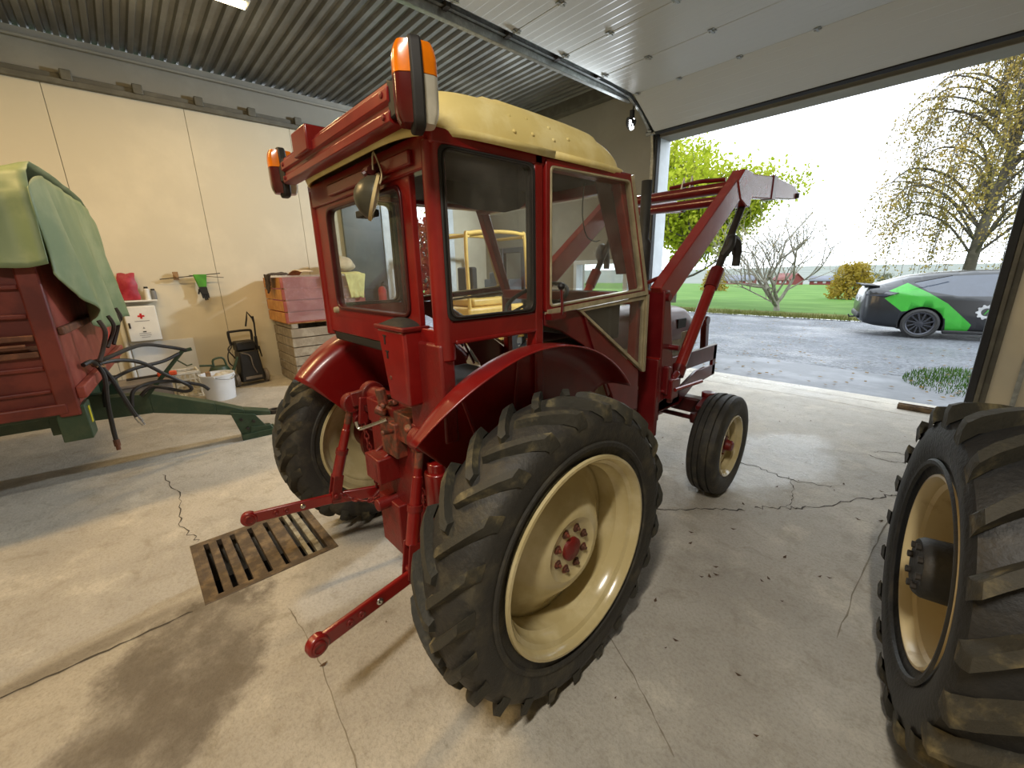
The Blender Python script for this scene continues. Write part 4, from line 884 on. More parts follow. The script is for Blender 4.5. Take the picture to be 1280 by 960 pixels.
# running gear out of sight to the left
m = MB(); m.tube([(-1.0, -2.5, 0.42), (1.0, -2.5, 0.42)], 0.05, 12); m.build('axle', 'chassis_green', TL)
for sx in (-1, 1):
    m = MB(); hw = 0.13; m.lathe([(-hw*.8, 0.2), (-hw, 0.3), (-hw*.9, 0.39), (-hw*.6, 0.42), (hw*.6, 0.42), (hw*.9, 0.39), (hw, 0.3), (hw*.8, 0.2), (0, 0.18)], n=40, closed=True)
    ty = m.build('trailer_tyre', 'rubber_black', TL); ty.location = (sx*0.86, -2.5, 0.42)
    MB().lathe([(sx*0.1, 0.21), (sx*0.06, 0.2), (sx*0.02, 0.17), (sx*0.04, 0.1), (sx*0.04, 0.001)], n=28).build('wheel_rim', 'cream_rim', ty, solid=0.005)
# drawbar
m = MB()
prof = [(-0.2, 0.62, 0.44), (0.25, 0.60, 0.42), (0.70, 0.41, 0.30), (0.92, 0.30, 0.235), (1.14, 0.235, 0.195)]
for k in range(len(prof)-1):
    (y0, t0, b0), (y1, t1, b1) = prof[k], prof[k+1]
    m.prism([(y0, b0), (y1, b1), (y1, t1), (y0, t0)], 'x', -0.07, 0.07)
db = m.build('drawbar', 'chassis_green', TL, 0.004)
m = MB(); m.lathe([(-0.02, 0.03), (-0.02, 0.06), (0.02, 0.06), (0.02, 0.03)], (0, 1.185, 0.21), (0, 0, 1), 20, True); m.build('towing_eye', 'dark_metal', db)
m = MB(); m.prism([(0.80, 0.30), (1.0, 0.24), (1.08, 0.10), (1.0, 0.05), (0.86, 0.06)], 'x', 0.072, 0.088); m.bx(-0.06, 0.12, 0.86, 1.16, 0.0, 0.06); m.prism([(0.92, 0.0), (1.16, 0.02), (1.12, 0.1), (0.95, 0.12)], 'x', 0.02, 0.1); m.build('parking_foot', 'chassis_green', db, 0.004)
for (y, z) in ((0.88, 0.21), (0.98, 0.17), (0.92, 0.11)): MB().lathe([(0, 0.001), (0, 0.016), (0.012, 0.015), (0.014, 0.001)], (0.088, y, z), (1, 0, 0), 8).build('bolt', 'dark_metal', db)
m = MB(); m.bar((0.05, 0.22, 0.56), (0.05, 0.55, 0.94), 0.03, 0.045, (1, 0, 0)); m.bar((0.05, 0.55, 0.94), (0.05, 0.62, 0.95), 0.03, 0.03, (1, 0, 0)); m.tube([(0.05, 0.5, 0.86), (0.05, 0.56, 0.80), (0.05, 0.6, 0.81)], 0.007, 6); m.build('hose_holder', 'chassis_green', db, 0.004)
hs = [[(0.62, 0.03, 1.0), (0.62, 0.12, 1.02), (0.35, 0.3, 1.06), (0.12, 0.45, 1.0), (0.06, 0.58, 0.945)],
      [(0.62, 0.04, 0.98), (0.5, 0.16, 0.98), (0.35, 0.28, 0.92), (0.22, 0.4, 0.78), (0.12, 0.55, 0.62), (0.1, 0.5, 0.58), (0.1, 0.3, 0.66), (0.12, 0.2, 0.60)],
      [(0.45, 0.02, 0.62), (0.4, 0.05, 0.78), (0.28, 0.2, 0.86), (0.15, 0.4, 0.88), (0.07, 0.52, 0.92)],
      [(0.3, 0.15, 0.56), (0.28, 0.18, 0.68), (0.22, 0.28, 0.72), (0.15, 0.42, 0.70), (0.10, 0.62, 0.62), (0.10, 0.68, 0.56)],
      [(0.62, 0.05, 1.0), (0.66, 0.09, 0.9), (0.68, 0.07, 0.7), (0.69, 0.06, 0.50), (0.70, 0.06, 0.40)],
      [(0.60, 0.06, 1.0), (0.60, 0.11, 0.88), (0.60, 0.15, 0.72), (0.58, 0.18, 0.58), (0.58, 0.2, 0.52)],
      [(0.85, 0.03, 1.02), (0.78, 0.06, 1.03), (0.7, 0.07, 1.0), (0.62, 0.05, 0.98)]]
for k, h in enumerate(hs):
    P = spline(h, 8); ho = MB().tube(P, 0.015, 8).build('hydraulic_hose', 'hose_black', TL)
    if k in (4, 5):
        d = (P[-1]-P[-3]).normalized(); MB().tube([P[-1]-d*0.02, P[-1]+d*0.03, P[-1]+d*0.031, P[-1]+d*0.06], [0.02, 0.02, 0.014, 0.014], 10).build('hose_coupling', 'steel' if k == 5 else 'rusty', ho)
m = MB(); m.tube(spline([(0.64, 0.06, 0.97), (0.6, 0.1, 0.96), (0.58, 0.06, 0.99), (0.64, 0.03, 1.0), (0.66, 0.07, 0.97)], 5), 0.008, 8); m.build('hose_tie', 'old_wood', TL)

# green tarpaulin over the trailer
TP = empty('tarpaulin', (-4.85, -0.25, 0), -0.087)
tag(TP, 'green tarpaulin draped over the red trailer with ragged hem', 'tarpaulin')
def wr(x, y, z, a): return a*(noise.noise(Vector((x*2.2, y*2.2, z*1.2)))+0.5*noise.noise(Vector((x*5+7, y*5, z*2))))
def sweep(u, v):
    y = 0.07-4.05*u
    sec = [(1.155, 1.66), (1.14, 1.85), (1.12, 2.05), (1.06, 2.17), (0.9, 2.235), (0.4, 2.27), (-0.2, 2.27), (-0.75, 2.25), (-1.02, 2.19), (-1.12, 2.05), (-1.14, 1.8), (-1.15, 1.55)]
    f = v*(len(sec)-1); i = min(int(f), len(sec)-2); t = f-i
    x = sec[i][0]*(1-t)+sec[i+1][0]*t; z = sec[i][1]*(1-t)+sec[i+1][1]*t
    fold = 0.05*math.sin(y*9+x)*max(0, (1.95-z)/0.4) if z < 1.95 else 0.0
    fold += 0.018*math.sin(y*26+z*3)*(1 if z < 2.1 else 0.4)
    sag = 0.03*math.sin(y*4.0)+0.012*math.sin(y*19)*(1 if abs(x) < 1 else 0)
    drop = 0
    if v < 0.02: drop = 0.04*noise.noise(Vector((y*4, 0, 5)))-(0.10 if y < -0.36 else 0)
    return (x+fold*(1 if x > 0 else -1)+wr(x, y, z, 0.012), y, z+sag+drop+wr(x+3, y, z, 0.012))
m = MB(); m.grid(sweep, 90, 66)
tarp = m.build('tarp_cover', 'tarp_green', TP, 0, 60, solid=0.006)
def front(u, v):
    x = 1.14-2.28*u
    top = sweep(0, 0)[2]
    sec = 2.20-0.06*abs(x)**6+0.02
    hem = 1.62-0.42*min(1, u/0.35)**0.8+0.02*noise.noise(Vector((x*9, 2, 1)))
    if u > 0.35: hem = 1.20+0.06*(u-0.35)+0.05*noise.noise(Vector((x*6, 2, 1)))
    z = sec+(hem-sec)*v
    e = min(1.0, u/0.08)
    y = 0.07+e*(0.05*math.sin(PI*v*0.5)+0.045*math.sin(x*8+v*1.5)*v+0.02*math.sin(x*17+2*v)*v+wr(x, 0, z, 0.025))
    x = x+(1-e)*0.02*math.sin(v*6)
    return (x, y, z)
m = MB(); m.grid(front, 60, 30); m.build('tarp_front_flap', 'tarp_green', TP, 0, 60, solid=0.006)
def flap(u, v):
    y = -0.42-0.9*u; z = 2.18-0.62*v-0.03*math.sin(u*14)*v
    return (1.19+0.04*math.sin(v*2.5)+0.02*math.sin(u*10+v*4), y, z)
m = MB(); m.grid(flap, 24, 20); m.build('tarp_side_flap', 'tarp_green', TP, 0, 60, solid=0.006)
for k, (x, z0, L) in enumerate(((0.72, 1.22, 0.2), (0.25, 1.22, 0.16), (-0.1, 1.24, 0.2), (-0.3, 1.25, 0.1))):
    MB().tube(spline([(x, 0.15, z0+0.08), (x+0.02, 0.17, z0), (x-0.01, 0.13, z0-L*0.6), (x+0.03, 0.10, z0-L)], 5), 0.014, 6).build('tie_strap', 'cloth_brown', TP)

# ---------------------------------------------------------------- on the left wall
XW = XL+0.02
def on_wall(name, y, z, label, cat): return tag(empty(name, (XW, y, z)), label, cat)
fa = on_wall('first_aid_box', 0.115, 0.77, 'white metal first aid cabinet with red cross on wall', 'first aid box')
bd = MB().bx(0, 0.13, -0.165, 0.165, 0, 0.46).build('cabinet_body', 'white_enamel', fa, 0.01)
dd = MB().bx(0.131, 0.142, -0.16, 0.16, 0.006, 0.454).build('cabinet_door', 'white_enamel', fa, 0.004)
m = MB(); m.bx(0.142, 0.1445, -0.035, 0.035, 0.32, 0.342); m.build('cross_bar', 'sign_red', dd); m = MB(); m.bx(0.142, 0.1447, -0.011, 0.011, 0.296, 0.366); m.build('cross_bar', 'sign_red', dd)
def text(body, size, loc, rot, material, parent, name, ext=0.0006):
    cu = bpy.data.curves.new(name, 'FONT'); cu.body = body; cu.size = size; cu.extrude = ext; cu.align_x = 'CENTER'; cu.align_y = 'CENTER'
    o = bpy.data.objects.new(name, cu); COL.objects.link(o)
    bpy.context.view_layer.update(); dg = bpy.context.evaluated_depsgraph_get()
    me = bpy.data.meshes.new_from_object(o.evaluated_get(dg)); bpy.data.objects.remove(o)
    me.materials.clear(); me.materials.append(MATS[material])
    q = bpy.data.objects.new(name, me); COL.objects.link(q); q.parent = parent; q.location = loc; q.rotation_euler = rot
    return q
for z, wd, h in ((0.262, 0.15, 0.008), (0.10, 0.12, 0.006), (0.075, 0.12, 0.006), (0.05, 0.09, 0.006)): MB().bx(0.142, 0.1435, -wd/2, wd/2, z, z+h).build('print_line', 'ink_grey', dd)
MB().prism([(-0.013, 0.165), (0.013, 0.165), (0, 0.19)], 'x', 0.142, 0.1436).build('print_triangle', 'ink_grey', dd)
MB().bx(0.142, 0.1436, -0.018, 0.018, 0.118, 0.132).build('print_mark', 'glove_black', dd)
MB().bx(0.142, 0.16, -0.145, -0.125, 0.18, 0.25).build('cabinet_latch', 'dark_metal', dd, 0.003)
def bagf(sg): return lambda u, v: (0.06+sg*(0.003+0.035*math.sin(PI*u)*max(0.0, math.sin(PI*(0.08+0.92*v)))**0.7), -0.10+0.20*u+0.02*v*(1 if u < .5 else -0.4)+0.006*math.sin(v*14), 0.34*v+0.008*math.sin(u*9)*v)
m = MB(); m.grid(bagf(1), 10, 12); m.grid(bagf(-1), 10, 12)
o = m.build('red_bag', 'bag_red'); o.location = (XW, 0.06, 1.31); tag(o, 'crumpled red plastic bag above the first aid cabinet', 'bag')
m = MB(); m.bx(0, 0.14, -0.16, 0.22, 1.285, 1.305); o = m.build('small_shelf', 'white_enamel', None, 0.003); o.location = (XW, 0.1, 0); tag(o, 'narrow white shelf above the first aid cabinet', 'shelf')
for k, (yy, hh, col) in enumerate(((0.235, 0.17, 'white_enamel'), (0.30, 0.14, 'ink_grey'))):
    t = tag(empty('spray_can', (XW+0.07, yy, 1.305)), ('tall white spray can on the narrow wall shelf', 'short grey spray can on the narrow wall shelf')[k], 'spray can')
    MB().lathe([(0, 0.001), (0, 0.03), (hh*0.8, 0.03), (hh*0.86, 0.022), (hh*0.86, 0.001)], (0, 0, 0), (0, 0, 1), 18).build('can_body', col, t)
    MB().lathe([(hh*0.86, 0.023), (hh, 0.021), (hh, 0.001)], (0, 0, 0), (0, 0, 1), 18).build('can_cap', 'glove_black', t)
o = MB().tube([(XW+0.03, -0.1, 0.0), (XW+0.03, -0.1, 1.32)], 0.025, 12).build('wall_pipe', 'white_enamel'); tag(o, 'white plastic pipe running down wall beside the first aid cabinet', 'pipe')
wb = MB().bx(XW, XW+0.012, -0.06, 0.62, 0.04, 0.74).build('wall_board', 'white_enamel'); tag(wb, 'white board on the wall below the first aid cabinet', 'board')
hg = on_wall('glove_hanger', 0.62, 1.60, 'thin steel rod with wooden peg on the cream wall', 'hanger')
MB().tube([(0.06, -0.22, -0.035), (0.10, 0.47, 0.03)], 0.006, 8).build('rod', 'dark_metal', hg); MB().tube([(0.12, 0.1, 0.01), (0.14, 0.5, -0.03)], 0.004, 6).build('rod', 'dark_metal', hg)
MB().tube([(0.0, -0.04, 0.0), (0.16, -0.04, 0.0)], 0.022, 10).bx(0.05, 0.09, -0.07, -0.01, -0.05, 0.06).build('wooden_peg', 'old_wood', hg, 0.004)
gl = on_wall('work_glove', 0.84, 1.60, 'green and black work glove hanging from the steel rod', 'glove')
gl.location.x = XW+0.115
def limb(m, pts, rs): m.tube(spline(pts, 4), [rs[0]+(rs[1]-rs[0])*k/(4*(len(pts)-1)) for k in range(4*(len(pts)-1)+1)], 10)
m = MB(); m.add([], []); m.prism(rpoly([(-0.075, 0.02), (0.085, 0.02), (0.055, -0.16), (-0.035, -0.16)], 0.015), 'x', -0.02, 0.02); m.build('glove_cuff', 'glove_green', gl, 0.01)
m = MB(); m.prism(rpoly([(-0.037, -0.15), (0.057, -0.15), (0.062, -0.26), (-0.025, -0.25)], 0.015), 'x', -0.022, 0.022)
for k, (yy, L) in enumerate(((-0.012, 0.06), (0.012, 0.09), (0.034, 0.085), (0.054, 0.06))): m.tube([(0, yy, -0.24), (0.008, yy+0.005, -0.25-L)], [0.013, 0.010], 8)
m.tube([(0, -0.03, -0.18), (0.01, -0.055, -0.25)], [0.014, 0.010], 8)
m.build('glove_hand', 'glove_black', gl)

# sliding steel door leaf and fire extinguisher by the left doorway
sl = tag(empty('sliding_door', (XL+0.05, 2.98, 0)), 'dark steel sliding door leaf standing open against the left wall', 'sliding door')
MB().bx(0, 0.05, 0, 0.70, 0.02, 3.70).build('door_leaf', 'door_dark', sl, 0.006)
for yy in (0.12, 0.58): MB().bx(0.0, 0.03, yy-0.03, yy+0.03, 3.70, 3.79).build('hanger', 'rail_grey', sl)
MB().bx(0.05, 0.065, 0.0, 0.70, 1.3, 1.34).build('cross_rib', 'door_dark', sl, 0.004)
MB().tube([(0.06, 0.62, 1.0), (0.09, 0.62, 1.02), (0.09, 0.62, 1.18), (0.06, 0.62, 1.2)], 0.01, 8).build('pull_handle', 'galvanised', sl)
fe = tag(empty('fire_extinguisher', (XL+0.19, 3.52, 0.92)), 'red fire extinguisher hanging on the dark sliding door', 'fire extinguisher')
MB().lathe([(0, 0.001), (0, 0.07), (0.02, 0.075), (0.36, 0.075), (0.41, 0.05), (0.43, 0.025), (0.43, 0.001)], (0, 0, 0), (0, 0, 1), 22).build('cylinder', 'sign_red', fe)
MB().tube([(0, 0, 0.42), (0, 0, 0.47)], 0.02, 10).bar((0, 0.0, 0.48), (0.09, 0.02, 0.51), 0.02, 0.012).build('valve', 'glove_black', fe)
MB().tube(spline([(0.02, 0, 0.46), (0.09, 0.05, 0.42), (0.09, 0.06, 0.25), (0.08, 0.05, 0.12)], 5), 0.01, 8).build('hose', 'glove_black', fe)

# ---------------------------------------------------------------- pressure washer
pw_ = tag(empty('pressure_washer', (-7.22, 1.18, 0), 0.12), 'black upright pressure washer on small wheels by the wall', 'pressure washer')
m = MB(); m.prism([(-0.15, 0.06), (0.17, 0.06), (0.13, 0.52), (-0.12, 0.52)], 'x', -0.10, 0.14); m.build('housing', 'black_plastic', pw_, 0.02)
m = MB(); m.prism([(-0.13, 0.52), (0.13, 0.52), (0.12, 0.66), (-0.13, 0.66)], 'x', -0.10, 0.08); m.build('upper_housing', 'black_plastic', pw_, 0.02)
MB().bx(0.141, 0.148, -0.1, 0.12, 0.1, 0.14).build('front_plate', 'grey_plastic', pw_, 0.003)
MB().tube(spline([(-0.06, -0.15, 0.6), (-0.06, -0.16, 0.78), (-0.06, -0.12, 0.80), (-0.06, 0.1, 0.80), (-0.06, 0.14, 0.77), (-0.06, 0.13, 0.6)], 5), 0.018, 10).build('handle', 'black_plastic', pw_)
for yy in (-0.19, 0.21):
    o = MB().lathe([(-0.025, 0.02), (-0.03, 0.085), (-0.02, 0.1), (0.02, 0.1), (0.03, 0.085), (0.025, 0.02)], (0.02, yy, 0.1), (0, 1, 0), 24, True).build('wheel', 'grey_plastic', pw_)
MB().tube([(0.02, -0.21, 0.1), (0.02, 0.23, 0.1)], 0.018, 10).build('wheel_axle', 'dark_metal', pw_)
ln = MB().tube([(-0.02, 0.16, 0.35), (-0.02, 0.19, 0.9), (-0.02, 0.18, 1.0)], [0.012, 0.012, 0.02], 10).build('spray_lance', 'black_plastic', pw_)
MB().tube([(-0.02, 0.17, 0.98), (-0.02, 0.12, 1.07), (-0.02, 0.10, 0.97), (-0.02, 0.07, 0.86)], 0.012, 8).build('trigger_grip', 'black_plastic', ln)
MB().tube([(-0.02, 0.175, 0.7), (-0.02, 0.168, 0.5)], 0.022, 10).build('lance_sleeve', 'black_plastic', ln)
MB().tube(spline([(0.1, -0.05, 0.62), (0.16, 0.05, 0.66), (0.16, 0.12, 0.58), (0.1, 0.17, 0.45), (0.02, 0.2, 0.4), (-0.02, 0.2, 0.55)], 6), 0.009, 8).build('pressure_hose', 'hose_black', pw_)
MB().tube(spline([(0.0, -0.16, 0.6), (0.05, -0.24, 0.5), (0.06, -0.25, 0.38), (0.06, -0.2, 0.32), (0.03, -0.15, 0.4), (0.02, -0.22, 0.55), (0.0, -0.17, 0.62)], 6), 0.009, 8).build('power_cord', 'hose_black', pw_)
MB().tube(spline([(0.15, -0.1, 0.5), (0.16, 0.0, 0.45), (0.16, 0.02, 0.3), (0.15, 0.06, 0.18)], 6), 0.008, 8).build('detergent_hose', 'grey_plastic', pw_)

# bucket with things in it
bk = tag(empty('bucket', (-6.62, 0.71, 0)), 'white plastic bucket full of odds and ends on floor', 'bucket')
MB().lathe([(0.0, 0.001), (0.0, 0.165), (0.32, 0.19), (0.325, 0.20), (0.345, 0.20), (0.345, 0.188), (0.02, 0.158), (0.02, 0.001)], (0, 0, 0), (0, 0, 1), 36).build('bucket_body', 'bucket_white', bk)
MB().tube(spline([(0.19, -0.06, 0.32), (0.22, 0, 0.30), (0.2, 0.12, 0.28), (0.12, 0.18, 0.30)], 5), 0.004, 6).build('bucket_handle', 'steel', bk)
for sx, yy in ((0.195, -0.06), (0.11, 0.17)): MB().tube([(sx, yy, 0.32), (sx*1.05, yy*1.08, 0.32)], 0.014, 8).build('handle_lug', 'bucket_white', bk)
m = MB(); m.bx(-0.05, 0.03, -0.11, -0.06, 0.03, 0.38); o = m.build('wood_block', 'old_wood', None, 0.004); o.location = (-6.60, 0.70, 0); tag(o, 'short wooden block standing up in the white bucket', 'wood block')
m = MB(); m.grid(lambda u, v: (0.30*(u-0.5), 0.20*(v-0.5), 0.02+0.06*math.sin(PI*u)*math.sin(PI*v)+0.025*noise.noise(Vector((u*6, v*6, 1)))), 14, 14); o = m.build('rag', 'net_white', None, 0, 60, solid=0.004); o.location = (-6.62, 0.76, 0.27); tag(o, 'pale crumpled rag lying in the white bucket', 'rag')
# green sprayer on the floor behind the bucket
sp = tag(empty('watering_can', (-7.05, 0.80, 0)), 'green plastic watering can behind the white bucket', 'watering can')
MB().lathe([(0, 0.001), (0, 0.12), (0.3, 0.13), (0.36, 0.1), (0.36, 0.001)], (0, 0, 0), (0, 0, 1), 24).build('can_body', 'chassis_green', sp)
MB().tube(spline([(0, -0.06, 0.36), (0, -0.05, 0.46), (0, 0.06, 0.47), (0, 0.09, 0.36)], 5), 0.014, 8).build('can_handle', 'chassis_green', sp)
MB().tube([(0, 0.1, 0.15), (0, 0.2, 0.36), (0, 0.24, 0.46)], [0.025, 0.018, 0.015], 10).build('spout', 'chassis_green', sp)
MB().tube([(0, -0.05, 0.38), (0, -0.22, 0.40)], 0.014, 8).build('side_tap', 'chassis_green', sp)
# lattice plastic basket
bs_ = tag(empty('plastic_basket', (-7.12, 0.42, 0)), 'pale lattice plastic basket between grey box and bucket', 'basket')
m = MB()
for k in range(5):
    z = 0.02+k*0.075; m.frame([(-0.15, -0.13), (0.15, -0.13), (0.15, 0.13), (-0.15, 0.13)], [(-0.142, -0.122), (0.142, -0.122), (0.142, 0.122), (-0.142, 0.122)], 'z', z, z+0.018)
for k in range(6):
    t = -0.13+k*0.052
    m.bx(0.140, 0.152, t-0.006, t+0.006, 0, 0.34); m.bx(-0.152, -0.140, t-0.006, t+0.006, 0, 0.34)
    t = -0.15+k*0.06
    m.bx(t-0.006, t+0.006, 0.120, 0.132, 0, 0.34); m.bx(t-0.006, t+0.006, -0.132, -0.120, 0, 0.34)
m.bx(-0.15, 0.15, -0.13, 0.13, 0, 0.01); m.build('lattice', 'net_white', bs_)
MB().frame([(-0.16, -0.14), (0.16, -0.14), (0.16, 0.14), (-0.16, 0.14)], [(-0.14, -0.12), (0.14, -0.12), (0.14, 0.12), (-0.14, 0.12)], 'z', 0.325, 0.36).build('basket_rim', 'net_white', bs_, 0.004)
# grey box with an orange saw on it
gb = tag(empty('storage_box', (-6.95, -0.02, 0)), 'grey plastic storage box behind the green drawbar', 'box')
MB().bx(-0.22, 0.22, -0.3, 0.26, 0, 0.30).build('box_body', 'grey_plastic', gb, 0.012); MB().bx(-0.235, 0.235, -0.315, 0.275, 0.30, 0.335).build('box_lid', 'grey_plastic', gb, 0.008)
hs_ = tag(empty('hand_tool', (-6.95, 0.1, 0.335)), 'orange handled tool lying on the grey storage box', 'tool')
MB().bx(-0.03, 0.03, 0.02, 0.22, 0.01, 0.07).build('tool_handle', 'orange_plastic', hs_, 0.012); MB().tube([(0, 0.03, 0.035), (0, -0.28, 0.03)], 0.016, 10).build('tool_shaft', 'dark_metal', hs_); MB().bx(-0.035, 0.035, 0.10, 0.14, 0.0, 0.075).build('tool_grip', 'glove_black', hs_, 0.008)

# ---------------------------------------------------------------- crates
def crate(name, x0, x1, y0, y1, z0, n, h, gap, mats, label):
    t = tag(empty(name, (x0, y0, z0)), label, 'crate'); L = x1-x0; Wd = y1-y0; th = 0.022; Hh = n*(h+gap)
    for k in range(n):
        z = k*(h+gap)+gap; mm = mats[1] if len(mats) > 1 else mats[0]
        for yy, ma in ((0, mats[0]), (Wd-th, mats[0])): MB().bx(0.024, L-0.024, yy, yy+th, z, z+h).build('crate_board', ma, t, 0.003)
        for xx in (0, L-th): MB().bx(xx, xx+th, 0, Wd, z, z+h).build('crate_board', mm, t, 0.003)
    for xx in (0.03, L-0.08):
        for yy in (0.026, Wd-0.076): MB().bx(xx, xx+0.05, yy, yy+0.05, 0, Hh).build('corner_batten', mats[0], t, 0.003)
    for k in range(6): MB().bx(0.02, L-0.02, 0.02+k*(Wd-0.04)/6+0.004, 0.02+(k+1)*(Wd-0.04)/6-0.004, 0.0, 0.02).build('bottom_board', mats[0], t)
    for yy in (0.02, Wd/2-0.04, Wd-0.1): pass
    return t
crate('potato_crate', -7.46, -6.54, 1.67, 2.85, 0.0, 6, 0.125, 0.013, ['grey_wood'], 'weathered grey wooden crate at bottom of the stack')
for yy in (1.69, 2.2, 2.72):
    o = MB().bx(-7.44, -6.56, yy, yy+0.09, 0.834, 0.90).build('skid_batten', 'grey_wood', None, 0.004); tag(o, 'grey batten between the stacked crates at the '+{1.69: 'pressure washer end', 2.2: 'middle of their length', 2.72: 'sliding door end'}[yy], 'batten', 'battens between the stacked crates')
rc = crate('slatted_crate', -7.46, -6.54, 1.63, 2.82, 0.90, 4, 0.145, 0.018, ['fresh_wood', 'crate_red'], 'slatted crate with red front boards on top of the grey crate')
# glossy film stretched over the red boards
m = MB(); m.grid(lambda u, v: (-6.510+0.010*noise.noise(Vector((u*5, v*5, 2)))+0.01*math.sin(v*6), 1.66+0.98*u, 0.94+0.64*v), 24, 18)
def film_mat():
    m_, nt, bs, co = base('film_sheet'); nt.nodes.remove(bs)
    tr = nd(nt, 'ShaderNodeBsdfTransparent'); gl = nd(nt, 'ShaderNodeBsdfGlossy'); gl.inputs['Roughness'].default_value = 0.18
    df = nd(nt, 'ShaderNodeBsdfDiffuse'); df.inputs[0].default_value = (*srgb(190, 170, 178), 1)
    a = nd(nt, 'ShaderNodeMixShader'); b = nd(nt, 'ShaderNodeMixShader'); a.inputs[0].default_value = 0.25; b.inputs[0].default_value = 0.16
    nt.links.new(tr.outputs[0], a.inputs[1]); nt.links.new(df.outputs[0], a.inputs[2]); nt.links.new(a.outputs[0], b.inputs[1]); nt.links.new(gl.outputs[0], b.inputs[2])
    nt.links.new(b.outputs[0], nt.nodes['Material Output'].inputs[0])
film_mat()
o = m.build('plastic_film', 'film_sheet', None, 0, 60); tag(o, 'clear glossy plastic film hung over the red crate boards', 'plastic film')
def drape(name, x, y, z, sx, sy, hang, material, label, cat, seed):
    # cloth over an edge: lies on the crate and hangs down the outer side
    def fn(u, v):
        t = v*(sx+hang); px = -min(t, sx)+0.0
        wv = 0.02*noise.noise(Vector((u*5+seed, v*5, 0.3)))
        yy = sy*(u-0.5)*(1+0.15*math.sin(v*3+seed))
        if t <= sx: return (x-sx+t, y+yy, z+0.03+0.02*math.sin(PI*u)+wv)
        return (x+0.02+abs(wv)*1.2+0.01, y+yy*(1-0.25*(t-sx)/hang), z+0.03-(t-sx)+wv)
    m = MB(); m.grid(fn, 18, 24); o = m.build(name, material, None, 0, 60, solid=0.008); tag(o, label, cat); return o
drape('cloth', -6.52, 2.98-0.30, 1.555, 0.4, 0.30, 0.36, 'cloth_yellow', 'pale yellow cloth hanging over the edge of the crate', 'cloth', 1)
drape('sack', -6.455, 2.30, 1.56, 0.30, 0.14, 0.14, 'cloth_pale', 'small pale sack hanging over the middle of the crate edge', 'sack', 4)
def jacket(u, v):
    t = v*0.46; x = -6.86+0.34*(u-0.5)*(1-0.3*max(0, t-0.2)/0.26); wv = 0.025*noise.noise(Vector((u*5, v*6, 2.3)))
    if t <= 0.2: return (x, 1.80-t, 1.585+abs(wv)+0.02*math.sin(PI*u))
    return (x+0.03*math.sin(v*5), 1.60-0.035-abs(wv)*1.4, 1.60-(t-0.2)*(0.75+0.25*math.sin(u*4))+wv)
m = MB(); m.grid(jacket, 20, 24); o = m.build('dark_jacket', 'cloth_brown', None, 0, 60, solid=0.012); tag(o, 'dark brown jacket hanging over the corner of the slatted crate', 'jacket')
m = MB(); m.grid(lambda u, v: (0.5*(u-0.5), 0.18*(v-0.5)+0.06*u, 0.03*math.sin(PI*u)-0.05*(1-u)**2+0.01*noise.noise(Vector((u*5, v*5, 8)))), 16, 8); o = m.build('fur_skin', 'cloth_pale', None, 0, 60, solid=0.01); o.location = (-7.15, 2.05, 1.63); tag(o, 'pale hide spread across the top of the slatted crate', 'hide')
m = MB()
def lump2(u, v):
    a = 2*PI*u; b = PI*(v-0.5); r = 1+0.3*noise.noise(Vector((math.cos(a)*2, math.sin(a)*2, v*4+5)))
    return (0.2*math.cos(a)*math.cos(b)*r, 0.26*math.sin(a)*math.cos(b)*r, 0.13*math.sin(b)*r)
m.grid(lump2, 22, 14); o = m.build('straw_bundle', 'cloth_pale', None, 0, 60); o.location = (-7.15, 2.7, 1.73); tag(o, 'pale shaggy bundle lying on the far end of the crate', 'bundle')

# ---------------------------------------------------------------- yellow machine in the far corner, seen through the cab
YM = tag(empty('forklift', (-6.15, 4.95, 0)), 'yellow forklift with tubular roll cage in the far corner', 'forklift')
MB().bx(-0.5, 0.5, -0.75, 0.62, 0.35, 0.98).build('body', 'machine_yellow', YM, 0.05)
MB().bx(-0.42, 0.42, -0.6, 0.3, 0.98, 1.12).build('engine_cover', 'machine_yellow', YM, 0.04)
cg = MB()
for sx in (-0.45, 0.45): cg.tube(spline([(sx, -0.7, 0.95), (sx, -0.72, 2.05), (sx, -0.62, 2.18), (sx, 0.0, 2.22), (sx, 0.5, 2.2), (sx, 0.6, 2.1), (sx, 0.68, 0.95)], 6), 0.032, 10)
for yy, zz in ((-0.66, 2.14), (-0.05, 2.22), (0.57, 2.15)): cg.tube([(-0.45, yy, zz), (0.45, yy, zz)], 0.028, 10)
cg.build('roll_cage', 'machine_yellow', YM)
MB().bx(-0.22, 0.22, -0.35, 0.1, 1.12, 1.24).build('seat', 'vinyl_black', YM, 0.03); MB().bx(-0.22, 0.22, -0.45, -0.33, 1.2, 1.65).build('seat_back', 'vinyl_black', YM, 0.03)
m = MB(); m.bx(-0.36, 0.36, 0.28, 0.6, 0.95, 1.42); m.tube([(-0.2, 0.3, 1.35), (0.25, 0.32, 1.5)], 0.03, 8); m.bx(-0.1, 0.2, 0.2, 0.36, 1.2, 1.55); m.build('control_console', 'machine_grey', YM, 0.02)
mm = MB()
for sx in (-0.3, 0.3): mm.bx(sx-0.05, sx+0.05, 0.68, 0.78, 0.1, 2.0)
mm.bx(-0.35, 0.35, 0.70, 0.76, 0.4, 0.5); mm.bx(-0.35, 0.35, 0.70, 0.76, 1.9, 2.0); mm.build('mast', 'machine_grey', YM, 0.01)
for sx in (-0.52, 0.52):
    for yy, r in ((-0.48, 0.26), (0.38, 0.32)):
        MB().lathe([(-0.09, r*0.5), (-0.1, r*0.85), (-0.08, r), (0.08, r), (0.1, r*0.85), (0.09, r*0.5), (0.0, r*0.45)], (sx, yy, r), (1, 0, 0), 32, True).build('wheel', 'rubber_black', YM)
